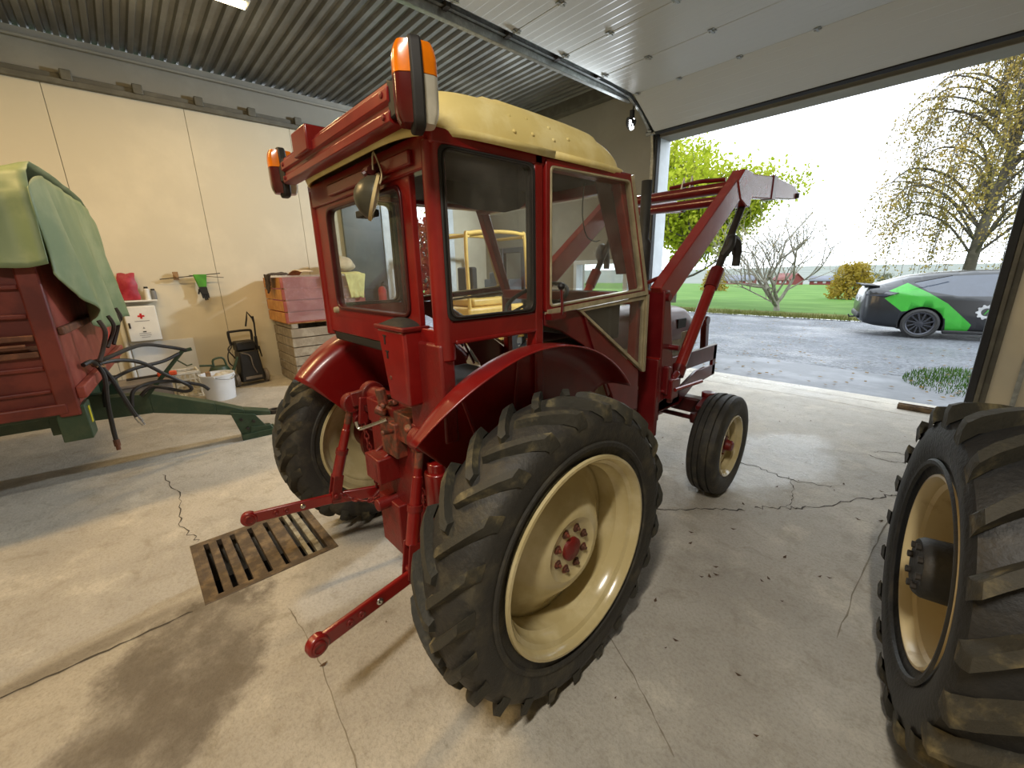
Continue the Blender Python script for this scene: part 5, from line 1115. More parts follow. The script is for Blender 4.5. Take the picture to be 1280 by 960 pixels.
for sx in (-0.22, 0.22): MB().bx(sx-0.05, sx+0.05, 0.78, 1.05, 0.05, 0.09).build('fork', 'machine_grey', YM, 0.006)
# strip light-grey rolling sheet wall behind it is the wall itself

# ---------------------------------------------------------------- wheel of another tractor on the right, modelled alone
WH = empty('other_tractor_wheel', (0.051+0.17, 1.82+0.036, 0), math.radians(12.3))
tag(WH, 'large wheel of another tractor with worn cream rim and black hub', 'wheel')
ty = make_tyre('tyre', 0.575, 0.20, 0.312, ['rubber_black', 'lug_dusty'], 20, 0.045, math.radians(-17), WH, 0.034); ty.location = (0, 0, 0.575)
MB().lathe([(x, r) for x, r in ((0.165, 0.322), (0.175, 0.319), (0.176, 0.31), (0.165, 0.301), (0.14, 0.297), (0.13, 0.285), (0.06, 0.275), (-0.06, 0.275), (-0.13, 0.285), (-0.14, 0.297), (-0.165, 0.301), (-0.176, 0.31), (-0.175, 0.319), (-0.165, 0.322), (-0.13, 0.305), (-0.06, 0.288), (0.06, 0.288), (0.13, 0.305))], (0, 0, 0.575), n=64, closed=True).build('rim', 'rim_worn', WH)
MB().lathe([(0.10, 0.285), (0.09, 0.26), (0.08, 0.2), (0.08, 0.001)], (0, 0, 0.575), n=48).build('wheel_disc', 'rim_worn', WH, solid=0.01)
hb = MB().lathe([(0.09, 0.001), (0.09, 0.105), (-0.18, 0.10), (-0.195, 0.09), (-0.195, 0.001)], (0, 0, 0.575), n=32).build('hub', 'rubber_black', WH)
for k in range(8):
    a = 2*PI*k/8; MB().tube([(-0.19, 0.07*math.cos(a), 0.575+0.07*math.sin(a)), (-0.207, 0.07*math.cos(a), 0.575+0.07*math.sin(a))], 0.012, 8).build('hub_bolt', 'dark_metal', hb)
for k in range(6):
    a = 2*PI*(k+0.4)/6; c = Vector((0.04, 0.19*math.cos(a), 0.575+0.19*math.sin(a))); MB().box(c+Vector((0.01, 0, 0)), (0.08, 0.045, 0.045)).tube([c+Vector((-0.05, 0, 0)), c+Vector((0.05, 0, 0))], 0.014, 8).build('rim_clamp', 'greasy_metal', WH, 0.005)

# ================================================================== OUTDOORS
def gz(x, y):
    if y < 17.7: return -0.19*max(0.0, y-6.6)/7.1-0.004
    return -0.30-3.1*(min(y, 240)-17.7)/92
def gravel():
    m, nt, bs, co = base('wet_gravel')
    v = nd(nt, 'ShaderNodeTexVoronoi'); v.inputs['Scale'].default_value = 22; nt.links.new(co, v.inputs['Vector'])
    big = noise_n(nt, co, 0.5, 6, 0.6); mid = noise_n(nt, co, 4.0, 6, 0.7)
    c = mixcol(nt, v.outputs['Color'], srgb(70, 73, 78), srgb(124, 128, 134))
    c2 = nd(nt, 'ShaderNodeMix', data_type='RGBA'); c = mixcol(nt, math_n(nt, 'MULTIPLY', ramp(nt, mid, 0.45, 0.7), 0.7), c, srgb(96, 100, 108))
    c = mixcol(nt, math_n(nt, 'MULTIPLY', ramp(nt, big, 0.55, 0.75), 0.45), c, srgb(92, 90, 80))
    sep = nd(nt, 'ShaderNodeSeparateXYZ'); nt.links.new(co, sep.inputs[0])
    nt.links.new(c, bs.inputs['Base Color']); bs.inputs['Specular IOR Level'].default_value = 0.35
    nt.links.new(math_n(nt, 'ADD', math_n(nt, 'MULTIPLY', ramp(nt, big, 0.35, 0.6), 0.35), 0.32), bs.inputs['Roughness'])
    b = nd(nt, 'ShaderNodeBump'); b.inputs['Strength'].default_value = 0.9; b.inputs['Distance'].default_value = 0.03
    nt.links.new(math_n(nt, 'ADD', v.outputs['Distance'], math_n(nt, 'MULTIPLY', mid, 3.5)), b.inputs['Height']); nt.links.new(b.outputs[0], bs.inputs['Normal'])
gravel()
mat('field_grass', srgb(74, 106, 46), 0.85, col2=srgb(92, 122, 60), scale=0.35, bump=0.4, bscale=30, spec=0.05)
mat('verge_grass', srgb(84, 88, 44), 0.9, col2=srgb(102, 98, 58), scale=1.2, bump=0.5, bscale=25, spec=0.05)
mat('hill_haze', srgb(112, 117, 110), 0.95, col2=srgb(124, 128, 122), scale=0.02, spec=0.05)  # pale greyed green, with distance haze put into the colour
mat('bark_grey', srgb(136, 132, 118), 0.85, col2=srgb(104, 98, 86), scale=6, bump=0.4)
mat('bark_dark', srgb(68, 62, 51), 0.9, col2=srgb(88, 82, 69), scale=5, bump=0.4)
def leafmat(name, a, b, tr=0.5):
    m, nt, bs, co = base(name); nt.nodes.remove(bs)
    c = mixcol(nt, ramp(nt, noise_n(nt, co, 1.1, 3), 0.4, 0.62), a, b)
    df = nd(nt, 'ShaderNodeBsdfDiffuse'); t = nd(nt, 'ShaderNodeBsdfTranslucent'); mx = nd(nt, 'ShaderNodeMixShader'); mx.inputs[0].default_value = tr
    nt.links.new(c, df.inputs[0]); nt.links.new(c, t.inputs[0]); nt.links.new(df.outputs[0], mx.inputs[1]); nt.links.new(t.outputs[0], mx.inputs[2])
    nt.links.new(mx.outputs[0], nt.nodes['Material Output'].inputs[0])
leafmat('maple_leaf', srgb(140, 154, 38), srgb(172, 178, 62)); leafmat('birch_leaf', srgb(132, 122, 62), srgb(164, 142, 80), 0.45)
leafmat('yellow_leaf', srgb(140, 121, 44), srgb(155, 136, 66)); leafmat('red_leaf', srgb(111, 44, 37), srgb(125, 66, 44)); leafmat('hedge_leaf', srgb(81, 87, 59), srgb(103, 102, 74))
leafmat('dry_leaf', srgb(111, 88, 51), srgb(133, 111, 71), 0.2)
m = MB(); m.grid(lambda u, v: (-60+90*u, 6.48+11.3*v, gz(0, 6.48+11.3*v)-0.05*max(0.0, 1-11.3*v/2.3)+0.02*noise.noise(Vector((u*60, v*9, 0)))*min(1, v*8)), 80, 24); yard = struct(m.build('gravel_yard', 'wet_gravel', None, 0, 60))
m = MB(); m.grid(lambda u, v: (-7.3+11.4*u, 6.495+(1.75+0.25*noise.noise(Vector((u*9, 1.3, 0))))*v, gz(0, 6.5+1.75*v)+0.004), 60, 8); mat('apron_concrete', srgb(98, 101, 106), 0.55, col2=srgb(122, 125, 130), scale=1.6, bump=0.4, bscale=18)
struct(m.build('concrete_apron', 'apron_concrete', None, 0, 60))
m = MB(); m.grid(lambda u, v: (-60+52.2*u, -30+36.6*v, -0.02+0.02*noise.noise(Vector((u*40, v*30, 0)))), 40, 30); struct(m.build('side_lawn', 'field_grass', None, 0, 60))
m = MB(); m.grid(lambda u, v: (-260+420*u, 17.5+3.0*v, gz(0, 17.5+3.0*v)+0.03+0.05*noise.noise(Vector((u*160, v*3, 0)))), 160, 6); struct(m.build('grass_verge', 'verge_grass', None, 0, 60))
m = MB(); m.grid(lambda u, v: (-360+520*u, 20.0+220*v*v, gz(0, 20.0+220*v*v)+0.0), 40, 40); struct(m.build('grass_field', 'field_grass', None, 0, 60))
m = MB(); m.grid(lambda u, v: (-1200+1900*u, 236+700*v, gz(0, 240)-0.3+v*5+4*v*noise.noise(Vector((u*6, v*2, 4)))), 60, 20); struct(m.build('far_hills', 'hill_haze', None, 0, 60))
def patchy(cx, cy, rx, ry, material, name, seed, dz=0.012):
    n = 28; V = [(cx, cy, gz(cx, cy)+dz+0.01)]
    for k in range(n):
        a = 2*PI*k/n; r = 1+0.35*noise.noise(Vector((math.cos(a)*2, math.sin(a)*2, seed))); x, y = cx+rx*r*math.cos(a), cy+ry*r*math.sin(a); V.append((x, y, gz(x, y)+dz-0.012))
    return MB().add(V, [(0, k+1, (k+1) % n+1) for k in range(n)]).build(name, material, yard)
def tufts(name, n, fn, h, material, parent=None, seed=1):
    rnd = random.Random(seed); V = []; Fs = []
    for k in range(n):
        x, y, z = fn(rnd); a = rnd.uniform(0, 2*PI); l = rnd.uniform(-0.5, 0.5)*h; hh = h*rnd.uniform(0.5, 1.2); wd = h*0.09
        dx, dy = math.cos(a)*wd, math.sin(a)*wd; o = len(V)
        V += [(x-dx, y-dy, z), (x+dx, y+dy, z), (x+l*math.sin(a), y+l*math.cos(a), z+hh)]; Fs.append((o, o+1, o+2))
    o = MB().add(V, Fs).build(name, material, parent); o['kind'] = 'stuff'; return o
g1 = tufts('yard_grass', 2600, lambda r: (lambda a, q: (0.25+0.75*q*math.cos(a), 8.2+1.1*q*math.sin(a), gz(0, 8.2)+0.0))(r.uniform(0, 6.3), r.random()**0.5), 0.07, 'field_grass', None, 5)
tag(g1, 'patch of short yellow green grass at the yard edge by the jamb', 'grass')
g2 = tufts('verge_tufts', 9000, lambda r: (lambda x, y: (x, y, gz(x, y)+0.02))(r.uniform(-22, 6), 17.4+abs(r.gauss(0, 0.9))), 0.14, 'verge_grass', None, 6)
tag(g2, 'ragged tufts of grass along the edge of the gravel yard', 'grass')
def litter(rnd):
    return rnd.uniform(-9, 1), 6.6+rnd.random()**1.3*10.5
rnd = random.Random(9); V = []; Fs = []
for k in range(750):
    x, y = litter(rnd)
    if x > -2.4 and y > 12.6: continue
    z = gz(x, y)+0.02; s_ = rnd.uniform(0.015, 0.035); a = rnd.uniform(0, 6.3); o = len(V)
    for q in range(4): V.append((x+s_*math.cos(a+q*PI/2), y+s_*math.sin(a+q*PI/2), z+rnd.uniform(0, 0.012)))
    Fs.append((o, o+1, o+2, o+3))
o = MB().add(V, Fs).build('fallen_leaves', 'dry_leaf'); o['kind'] = 'stuff'; tag(o, 'small dry leaves scattered over the wet gravel yard', 'leaves')

# ---------------------------------------------------------------- trees
def branches(rnd, p, d, Ls, r, depth, out, tips, up=0.15, spread=0.6, nb=(2, 3), shrink=0.72, rs=0.62, droop=0.0, curve=0.25):
    L = Ls[0]*rnd.uniform(0.8, 1.15); pts = [Vector(p)]; q = Vector(p); dd = Vector(d).normalized(); n = 4
    for k in range(n):
        dd = (dd+Vector((rnd.uniform(-1, 1), rnd.uniform(-1, 1), rnd.uniform(-0.6, 1)*1.0))*curve*0.35+Vector((0, 0, up-droop*(1 if depth <= 1 else 0.2)))*0.25).normalized()
        q = q+dd*L/n; pts.append(q.copy())
    out.append((pts, r, r*(rs if depth else 0.35)))
    if depth <= 1: tips.append(pts)
    if depth == 0: return
    for k in range(rnd.randint(*nb)):
        t = rnd.uniform(0.35, 1.0) if k else 1.0
        i = min(int(t*n), n); base_ = pts[i]
        a = Vector((rnd.uniform(-1, 1), rnd.uniform(-1, 1), rnd.uniform(-0.35, 0.8))); a = (a-dd*a.dot(dd)); a = a.normalized() if a.length > 1e-3 else dd.orthogonal()
        nd_ = (dd*(1-spread*rnd.uniform(0.4, 1))+a*spread).normalized()
        branches(rnd, base_, nd_, Ls[1:], r*rs*rnd.uniform(0.75, 1), depth-1, out, tips, up, spread, nb, shrink, rs, droop, curve)
def leaf_mesh(rnd, pos, size, jit, per):
    V = []; Fs = []
    for p in pos:
        for k in range(per):
            c = p+Vector((rnd.gauss(0, jit), rnd.gauss(0, jit), rnd.gauss(0, jit)))
            a = Vector((rnd.uniform(-1, 1), rnd.uniform(-1, 1), rnd.uniform(-1, 1))).normalized(); b = a.orthogonal().normalized(); s_ = size*rnd.uniform(0.6, 1.3); o = len(V)
            V += [c-a*s_*0.5, c+b*s_*0.32, c+a*s_*0.5, c-b*s_*0.32]; Fs.append((o, o+1, o+2, o+3))
    return MB().add(V, Fs)
def grow(name, base_, seed, trunk, depth, label, bark, leaf=None, size=0.15, jit=0.3, per=6, group=None, lean=(0, 0, 1), nside=6, **kw):
    rnd = random.Random(seed); t = tag(empty(name, base_), label, 'tree', group); out = []; tips = []
    branches(rnd, (0, 0, -0.1), lean, trunk[0], trunk[1], depth, out, tips, **kw)
    m = MB()
    for pts, r0, r1 in out:
        m.tube(pts, [max(0.004, r0+(r1-r0)*k/(len(pts)-1)) for k in range(len(pts))], nside if r0 > 0.05 else 4, False)
    o = m.build('trunk_and_branches', bark, t, 0, 60)
    if leaf:
        pos = [p for tp in tips for p in tp[1:]]
        f = leaf_mesh(rnd, pos, size, jit, per).build('foliage', leaf, t, 0, 1); f['kind'] = 'stuff'
    return t
grow('maple_tree', (-12.6, 24.9, gz(0, 24.9)), 11, ([2.0, 2.9, 2.3, 1.8, 1.3, 0.9], 0.26), 5, 'full yellow green maple tree at the field edge', 'bark_dark', 'maple_leaf', 0.22, 0.38, 10, up=0.4, spread=0.6, nb=(3, 4), rs=0.66, curve=0.5)
grow('bare_tree', (-5.9, 21.5, gz(0, 21.5)), 31, ([0.75, 1.5, 1.5, 1.3, 1.0, 0.8], 0.16), 5, 'bare grey fruit tree with short trunk on the verge', 'bark_grey', 'birch_leaf', 0.05, 0.1, 1, up=0.30, spread=0.60, nb=(3, 4), rs=0.62, curve=0.45, lean=(0.12, 0, 1))
# weeping birch: upright limbs with long hanging twigs
def birch(base_, seed, label, H, rad, nl, nside_=6):
    rnd = random.Random(seed); t = tag(empty('weeping_birch', base_), label, 'tree'); m = MB(); pos = []
    tr = spline([(0, 0, -0.1), (0.1, 0, H*0.25), (0.35, 0.1, H*0.5), (0.5, 0, H*0.75), (0.6, 0.1, H)], 6); m.tube(tr, [0.19*(1-k/len(tr))**0.8+0.02 for k in range(len(tr))], 8)
    tw = MB()
    for k in range(nl):
        h = rnd.uniform(0.22, 0.98); p = tr[int(h*(len(tr)-1))]; a = rnd.uniform(0, 2*PI); L = rad*(1.1-0.55*h)*rnd.uniform(0.6, 1.1)
        d = Vector((math.cos(a), math.sin(a), 0)); up_ = Vector((0, 0, 1))
        b = spline([p, p+d*L*0.4+up_*L*0.45, p+d*L*0.8+up_*L*0.6, p+d*L+up_*L*0.45], 5); m.tube(b, [0.04*(1-i/len(b))+0.010 for i in range(len(b))], 5, False)
        for q in range(14):
            s0 = b[rnd.randint(3, len(b)-1)]; e = Vector((rnd.uniform(-1, 1), rnd.uniform(-1, 1), 0))*0.35; dr = rnd.uniform(1.0, 2.6)
            c = spline([s0, s0+e*0.6+d*0.2+Vector((0, 0, -0.1*dr)), s0+e+d*0.3+Vector((0, 0, -0.5*dr)), s0+e*1.1+d*0.35+Vector((0, 0, -dr))], 4); tw.tube(c, 0.008, 3, False)
            pos += [x for x in c[3:] if rnd.random() < 0.75]
    m.build('trunk_and_limbs', 'bark_dark', t, 0, 60); o = tw.build('hanging_twigs', 'bark_dark', t, 0, 60); o['kind'] = 'stuff'
    f = leaf_mesh(rnd, pos, 0.105, 0.12, 4).build('foliage', 'birch_leaf', t, 0, 1); f['kind'] = 'stuff'
birch((-0.4, 25.0, gz(0, 25)), 5, 'weeping birch with thin golden leaves behind the parked car', 11.0, 4.0, 85)
birch((7.5, 36.0, gz(0, 36)), 8, 'second weeping birch further from the parked car', 12.0, 3.4, 40)
def bush(name, base_, rx, rz, n, leaf, label, size, seed, cat='bush', group=None):
    rnd = random.Random(seed); t = tag(empty(name, base_), label, cat, group); pos = []; m = MB()
    for k in range(n):
        a = rnd.uniform(0, 2*PI); e = rnd.random()**0.4; h = rnd.random()
        pos.append(Vector((rx*e*math.cos(a)*(1-0.5*h*h), rx*e*math.sin(a)*(1-0.5*h*h), 0.1+rz*h)))
    for k in range(9):
        a = rnd.uniform(0, 2*PI); m.tube([(0, 0, -0.05), (rx*0.35*math.cos(a), rx*0.35*math.sin(a), rz*0.5), (rx*0.6*math.cos(a), rx*0.6*math.sin(a), rz*0.9)], [0.05, 0.03, 0.01], 5, False)
    m.build('stems', 'bark_dark', t); f = leaf_mesh(rnd, pos, size, 0.12, 3).build('foliage', leaf, t, 0, 1); f['kind'] = 'stuff'; return t
bush('autumn_bush', (-6.3, 40, gz(0, 40)), 1.4, 2.4, 900, 'yellow_leaf', 'yellow autumn bush beyond the rear of the parked car', 0.22, 3)
bush('autumn_shrub', (-24.5, 60, gz(0, 60)), 1.6, 2.6, 500, 'yellow_leaf', 'small yellow shrub at the foot of the maple', 0.3, 4)
hg_ = tag(empty('hedge', (3.0, 33, gz(0, 33))), 'low olive hedge running behind the parked car', 'hedge'); hr = random.Random(12)
pos = [Vector((hr.uniform(-7, 7), hr.gauss(0, 0.5), 0.1+hr.random()*(1.3+0.4*noise.noise(Vector((k*0.01, 0, 3)))))) for k in range(2600)]
m = MB()
for k in range(15): m.tube([(-6.8+k*0.97, 0, -0.05), (-6.6+k*0.97, 0.1, 0.6), (-6.9+k*0.97, 0, 1.2)], [0.04, 0.03, 0.01], 5, False)
o = m.build('stems', 'bark_dark', hg_); o['kind'] = 'stuff'
f = leaf_mesh(hr, pos, 0.2, 0.12, 3).build('foliage', 'hedge_leaf', hg_, 0, 1); f['kind'] = 'stuff'
for k, (x, y, s_, lb) in enumerate(((-79, 208, 1.0, 'hazy leafless tree at the near end of the grey roofed barn'), (-63, 209, 1.2, 'hazy leafless tree between the grey roofed and gabled barns'), (-37, 206, 1.2, 'tall hazy leafless tree beyond the last red barn'), (-24, 206, 1.0, 'rounded hazy leafless tree standing alone in the far field'))):
    grow('distant_tree', (x, y, gz(0, y)), 60+k, ([1.6*s_, 1.6*s_, 1.4*s_, 1.1*s_, 0.8*s_], 0.3), 4, lb, 'bark_grey', 'hedge_leaf', 0.25, 0.4, 3, up=0.3, spread=0.6, nside=4, nb=(3, 3))
# left side of the hall: what the left doorway shows
bush('red_shrub', (-15.5, 9.8, -0.02), 2.0, 3.4, 1100, 'red_leaf', 'tall red autumn shrub on the lawn beyond the left doorway', 0.2, 77)
grow('lawn_tree', (-20.5, 13.5, -0.02), 91, ([1.9, 1.5, 1.2, 1.0, 0.8], 0.2), 4, 'slender green tree on the lawn beyond the left doorway', 'bark_dark', 'birch_leaf', 0.16, 0.25, 4, up=0.3, spread=0.6, nb=(3, 4), curve=0.4)

# ---------------------------------------------------------------- far barns
mat('barn_red', srgb(111, 48, 45), 0.8, var=0.05); mat('barn_roof', srgb(103, 106, 115), 0.7, var=0.05); mat('barn_roof_red', srgb(111, 62, 57), 0.7, var=0.05); mat('barn_white', srgb(162, 162, 162), 0.7)
def barn(x, y, rz, L, Wd, h, rh, roofm, label):
    t = tag(empty('barn', (x, y, gz(0, y)-0.2), rz), label, 'barn')
    MB().prism([(-Wd/2, 0), (Wd/2, 0), (Wd/2, h), (0, h+rh), (-Wd/2, h)], 'x', -L/2, L/2).build('barn_walls', 'barn_red', t)
    for s in (-1, 1):
        MB().add([(-L/2-0.4, s*(Wd/2+0.4), h-0.2), (L/2+0.4, s*(Wd/2+0.4), h-0.2), (L/2+0.4, 0, h+rh+0.15), (-L/2-0.4, 0, h+rh+0.15)], [(0, 1, 2, 3)]).build('roof_slope', roofm, t, solid=0.2)
    for k in range(3): MB().bx(-L/2+L*(k+0.7)/3.4-0.5, -L/2+L*(k+0.7)/3.4+0.5, -Wd/2-0.06, -Wd/2+0.1, 0.9, 1.8).build('barn_window', 'barn_white', t)
barn(-72, 204, 0.1, 12, 6, 2.0, 2.0, 'barn_roof', 'low red barn with long pale grey roof')
barn(-53, 202, -0.5, 8, 7, 2.2, 2.4, 'barn_roof_red', 'red gabled barn with red roof behind the bare tree')
barn(-42, 212, 0.05, 10, 6, 2.0, 1.6, 'barn_roof', 'red barn with grey roof beside the gabled barn')

# ---------------------------------------------------------------- parked car
mat('car_black', srgb(20, 23, 27), 0.3, coat=0.45, var=0.05); mat('car_door_black', srgb(16, 14, 16), 0.3, coat=0.6, var=0.05); mat('car_green', srgb(47, 145, 38), 0.35, coat=0.4, var=0.04)
mat('car_glass', srgb(51, 59, 72), 0.08, coat=1.0, var=0.05); mat('car_trim', srgb(17, 17, 19), 0.5); mat('alloy', srgb(71, 72, 78), 0.3, 0.7); mat('tail_lamp', srgb(66, 68, 74), 0.2, coat=0.6); mat('plate_white', srgb(167, 168, 168), 0.5)
CA = math.radians(14); K = 1.12
CR = tag(empty('parked_car', (-0.67*K, 12.2*K, gz(0, 13.66)+0.005), CA), 'black and bright green wrapped hatchback car parked on gravel', 'car')
# local x forward, y left; near (right) flank at y=0; origin under the rear wheel.  Sections: x, sill z, belt z, roof z, half width low/belt/roof
SEC = [(-1.13, 0.46, 0.80, 0.84, 0.62, 0.66, 0.60), (-1.10, 0.36, 0.95, 1.00, 0.72, 0.72, 0.62), (-1.02, 0.30, 1.10, 1.19, 0.82, 0.78, 0.60), (-0.80, 0.24, 1.08, 1.24, 0.89, 0.85, 0.58), (-0.50, 0.21, 1.06, 1.35, 0.92, 0.90, 0.58), (-0.2, 0.19, 1.04, 1.44, 0.93, 0.92, 0.60), (0.25, 0.17, 1.00, 1.50, 0.93, 0.92, 0.62), (0.75, 0.16, 0.96, 1.54, 0.93, 0.92, 0.64), (1.3, 0.16, 0.94, 1.55, 0.93, 0.92, 0.65), (1.9, 0.17, 0.93, 1.48, 0.93, 0.92, 0.62), (2.4, 0.19, 0.92, 1.28, 0.93, 0.91, 0.60), (2.8, 0.2, 0.90, 1.02, 0.93, 0.90, 0.66), (3.2, 0.22, 0.82, 0.90, 0.91, 0.86, 0.6), (3.55, 0.26, 0.70, 0.74, 0.80, 0.74, 0.5), (3.65, 0.34, 0.60, 0.62, 0.60, 0.58, 0.4)]
def sec_at(x):
    for a, b in zip(SEC[:-1], SEC[1:]):
        if a[0] <= x <= b[0]: t = (x-a[0])/(b[0]-a[0]); return [p*(1-t)+q*t for p, q in zip(a, b)]
    return SEC[0] if x < SEC[0][0] else SEC[-1]
def ring_at(x):
    _, zs, zb, zr, w0, w1, w2 = sec_at(x)
    half = [(0.0, zs), (w0*0.7, zs), (w0*0.95, zs+0.03), (w0, zs+0.12), (w0*1.01, zs+(zb-zs)*0.5), (w1, zb-0.06), (w1*0.985, zb), (w1*0.55+w2*0.45, zb+(zr-zb)*0.45), (w2*1.0, zr-(zr-zb)*0.12), (w2*0.85, zr-0.01), (0.0, zr)]
    return half+[(-y, z) for y, z in half[-2:0:-1]]
bm = bmesh.new(); xs_ = []
x = -1.13
while x < 3.65: xs_.append(x); x += 0.06
xs_.append(3.65); rings = []
for x in xs_: rings.append([bm.verts.new((x, 0.93+y, z)) for y, z in ring_at(x)])
n = len(rings[0])
for a, b in zip(rings[:-1], rings[1:]):
    for i in range(n): bm.faces.new((a[i], a[(i+1) % n], b[(i+1) % n], b[i]))
bm.faces.new(rings[0]); bm.faces.new(rings[-1])
def cut(p, q):
    d = Vector((q[0]-p[0], 0, q[1]-p[1])); nrm = Vector((d.z, 0, -d.x)).normalized()
    fs = [f for f in bm.faces if f.calc_center_median().y < 0.6 or f.calc_center_median().y > 1.26]
    ge = list(set(e for f in fs for e in f.edges)); gv = list(set(v for f in fs for v in f.verts))
    bmesh.ops.bisect_plane(bm, geom=gv+ge+fs, plane_co=Vector((p[0], 0, p[1])), plane_no=nrm, dist=1e-5)
k_ = K
G1 = [(-0.72, 0.92), (-0.66, 1.09), (-0.33, 1.27), (0.03, 1.06), (0.05, 0.70), (-0.37, 0.62)]
G2 = [(0.03, 1.065), (0.39, 0.82), (0.84, 0.36), (0.80, 0.19), (0.44, 0.22), (0.40, 0.48), (0.05, 0.70)]
G1b = [(-0.72, 0.92), (-0.50, 1.05), (-0.66, 1.09), (-0.33, 1.275), (0.03, 1.062), (0.05, 0.70), (-0.37, 0.62)]
WN = [(-0.23, 1.28), (0.38, 1.425), (1.5, 1.47), (2.15, 1.22), (2.45, 1.0), (0.55, 0.985), (0.04, 1.085)]
BLK = [(0.31, 0.90), (2.0, 0.86), (2.0, 0.2), (0.8, 0.2), (0.86, 0.36)]
for poly in (G1b, G2, WN, BLK):
    for i in range(len(poly)): cut(poly[i], poly[(i+1) % len(poly)])
def inside(poly, x, z):
    c = False; m_ = len(poly)
    for i in range(m_):
        (x0, z0), (x1, z1) = poly[i], poly[(i+1) % m_]
        if (z0 > z) != (z1 > z) and x < (x1-x0)*(z-z0)/(z1-z0)+x0: c = not c
    return c
bm.normal_update()
for f in bm.faces:
    c = f.calc_center_median(); f.smooth = True
    side_ = abs(f.normal.y) > 0.3 or c.y < 0.45 or c.y > 1.41
    if side_:
        if inside(WN, c.x, c.z) and (c.y < 0.42 or c.y > 1.44): f.material_index = 2
        elif inside(G1b, c.x, c.z) or inside(G2, c.x, c.z): f.material_index = 1
        elif inside(BLK, c.x, c.z): f.material_index = 3
bmesh.ops.recalc_face_normals(bm, faces=bm.faces)
me = bpy.data.meshes.new('car_body'); bm.to_mesh(me); bm.free()
for nm in ('car_black', 'car_green', 'car_glass', 'car_door_black', 'car_trim'): me.materials.append(MATS[nm])
body = bpy.data.objects.new('car_body', me); COL.objects.link(body); body.parent = CR
WR = 0.345
cutm = MB()
for cx in (0.0, 2.72):
    for yy in (-0.02, 1.60): cutm.lathe([(0, 0.001), (0, 0.40), (0.30, 0.40), (0.30, 0.001)], (cx, yy, WR-0.005), (0, 1, 0), 40)
cut_o = bpy.data.objects.new('arch_cutter', cutm.mesh('arch_cutter', 'car_trim', False)); COL.objects.link(cut_o); cut_o.parent = CR
md = body.modifiers.new('arches', 'BOOLEAN'); md.object = cut_o; md.operation = 'DIFFERENCE'; md.solver = 'EXACT'
bpy.context.view_layer.update()
me2 = bpy.data.meshes.new_from_object(body.evaluated_get(bpy.context.evaluated_depsgraph_get()))
body.modifiers.clear(); body.data = me2; bpy.data.objects.remove(cut_o)
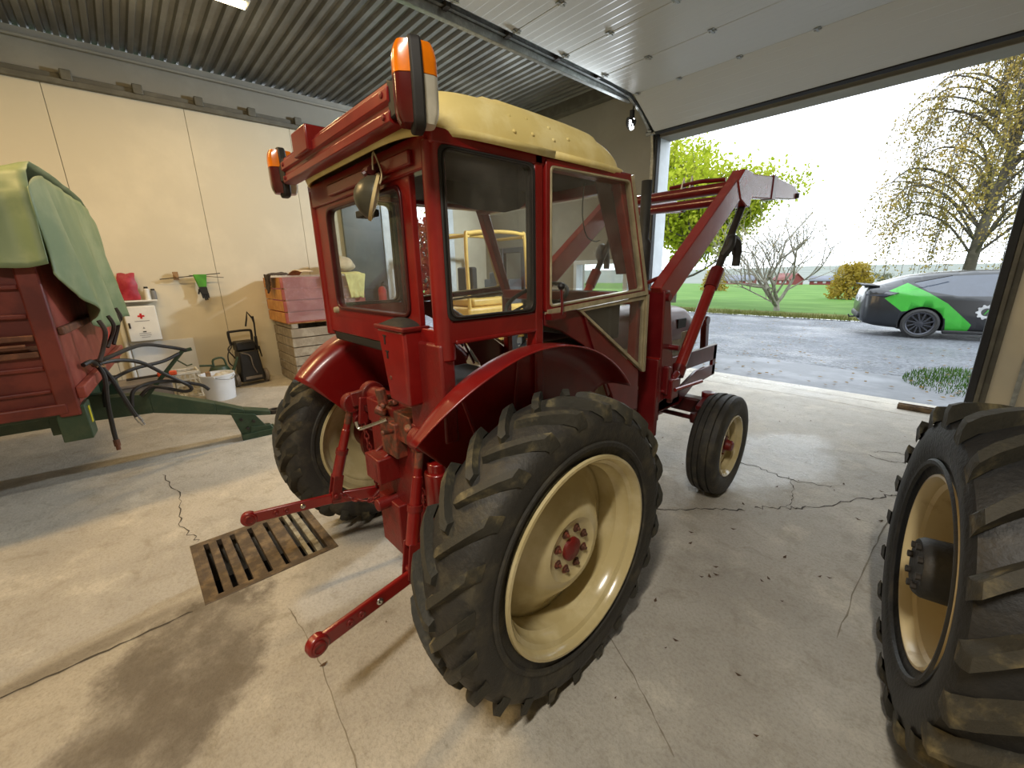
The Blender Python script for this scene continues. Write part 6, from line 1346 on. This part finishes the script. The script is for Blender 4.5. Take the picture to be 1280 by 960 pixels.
for cx in (0.0, 2.72):
    for yy, s in ((0.005, -1), (1.855, 1)):
        # arch lip
        P = [Vector((cx+0.405*math.cos(a), yy+0.012*s*-1, WR-0.005+0.405*math.sin(a))) for a in [PI*(k/24)*1.14-0.22 for k in range(25)]]
        MB().tube(P, 0.014, 6).build('arch_lip', 'car_trim', CR)
        yc = yy-s*0.11
        wt = MB().lathe([(-0.1, 0.25), (-0.11, 0.30), (-0.09, 0.345), (0.09, 0.345), (0.11, 0.30), (0.1, 0.25), (0, 0.24)], (cx, yc, WR), (0, 1, 0), 40, True).build('wheel_tyre', 'rubber_black', CR)
        MB().lathe([(s*0.098, 0.262), (s*0.104, 0.255), (s*0.09, 0.235), (s*0.0, 0.22)], (cx, yc, WR), (0, 1, 0), 40).build('wheel_rim', 'alloy', wt, solid=0.006)
        MB().lathe([(s*0.02, 0.23), (s*0.02, 0.001)], (cx, yc, WR), (0, 1, 0), 30).build('brake_disc', 'car_trim', wt)
        MB().lathe([(s*0.05, 0.07), (s*0.09, 0.06), (s*0.095, 0.001)], (cx, yc, WR), (0, 1, 0), 20).build('wheel_hub', 'alloy', wt)
        for k in range(12):
            a = 2*PI*k/12; c0 = Vector((cx+0.05*math.cos(a), yc+s*0.08, WR+0.05*math.sin(a))); c1 = Vector((cx+0.235*math.cos(a+0.25), yc+s*0.085, WR+0.235*math.sin(a+0.25)))
            MB().bar(c0, c1, 0.03, 0.02, (0, 1, 0)).build('wheel_spoke', 'alloy', wt)
# rear details
MB().grid(lambda u, v: (-1.16+0.34*v, 0.93+(u-0.5)*1.36, 1.205+0.03*(1-v)-0.012*(2*u-1)**2), 16, 4).build('spoiler', 'car_trim', CR, solid=0.03)
for s in (-1, 1):
    MB().add([(-1.07, 0.93+s*0.755, 0.98), (-1.06, 0.93+s*0.72, 1.08), (-0.48, 0.93+s*0.918, 1.05), (-0.72, 0.93+s*0.905, 0.96)], [(0, 1, 2, 3)]).build('tail_lamp', 'tail_lamp', CR, solid=0.03)
MB().box((-1.125, 0.93, 0.86), (0.02, 0.52, 0.12), Matrix.Rotation(0.15, 3, 'Y')).build('number_plate', 'plate_white', CR, 0.004)
MB().box((-1.14, 0.99, 0.86), (0.008, 0.06, 0.07), Matrix.Rotation(0.15, 3, 'Y')).build('plate_digit', 'car_trim', CR)
MB().bx(-1.16, -1.02, 0.3, 1.56, 0.40, 0.56).build('rear_bumper', 'car_trim', CR, 0.05)
MB().tube([(-1.1, 0.93, 0.4), (-1.24, 0.93, 0.38), (-1.27, 0.93, 0.44)], 0.02, 8).build('tow_hook', 'car_trim', CR)
MB().bar((-0.25, 0.008, 1.29), (0.38, 0.13, 1.44), 0.02, 0.02).build('window_trim', 'car_trim', CR)
MB().bx(0.4, 2.3, -0.02, 0.06, 0.14, 0.22).build('side_skirt', 'car_trim', CR, 0.02)
for s, yy in ((1, 0.0),):
    ge = MB(); N = 10; out_ = []; inn_ = []
    for k in range(N*4):
        a = 2*PI*k/(N*4); r = 0.165 if (k % 4) in (0, 1) else 0.135
        out_.append((1.02+r*math.cos(a), 0.65+r*math.sin(a))); inn_.append((1.02+0.085*math.cos(a), 0.65+0.085*math.sin(a)))
    em = ge.frame(out_, inn_, 'y', -0.022, -0.006).build('gear_emblem', 'plate_white', CR)
    MB().prism([(0.985, 0.60), (1.005, 0.60), (1.06, 0.70), (1.035, 0.70)], 'y', -0.022, -0.006).build('emblem_bolt', 'car_green', em)
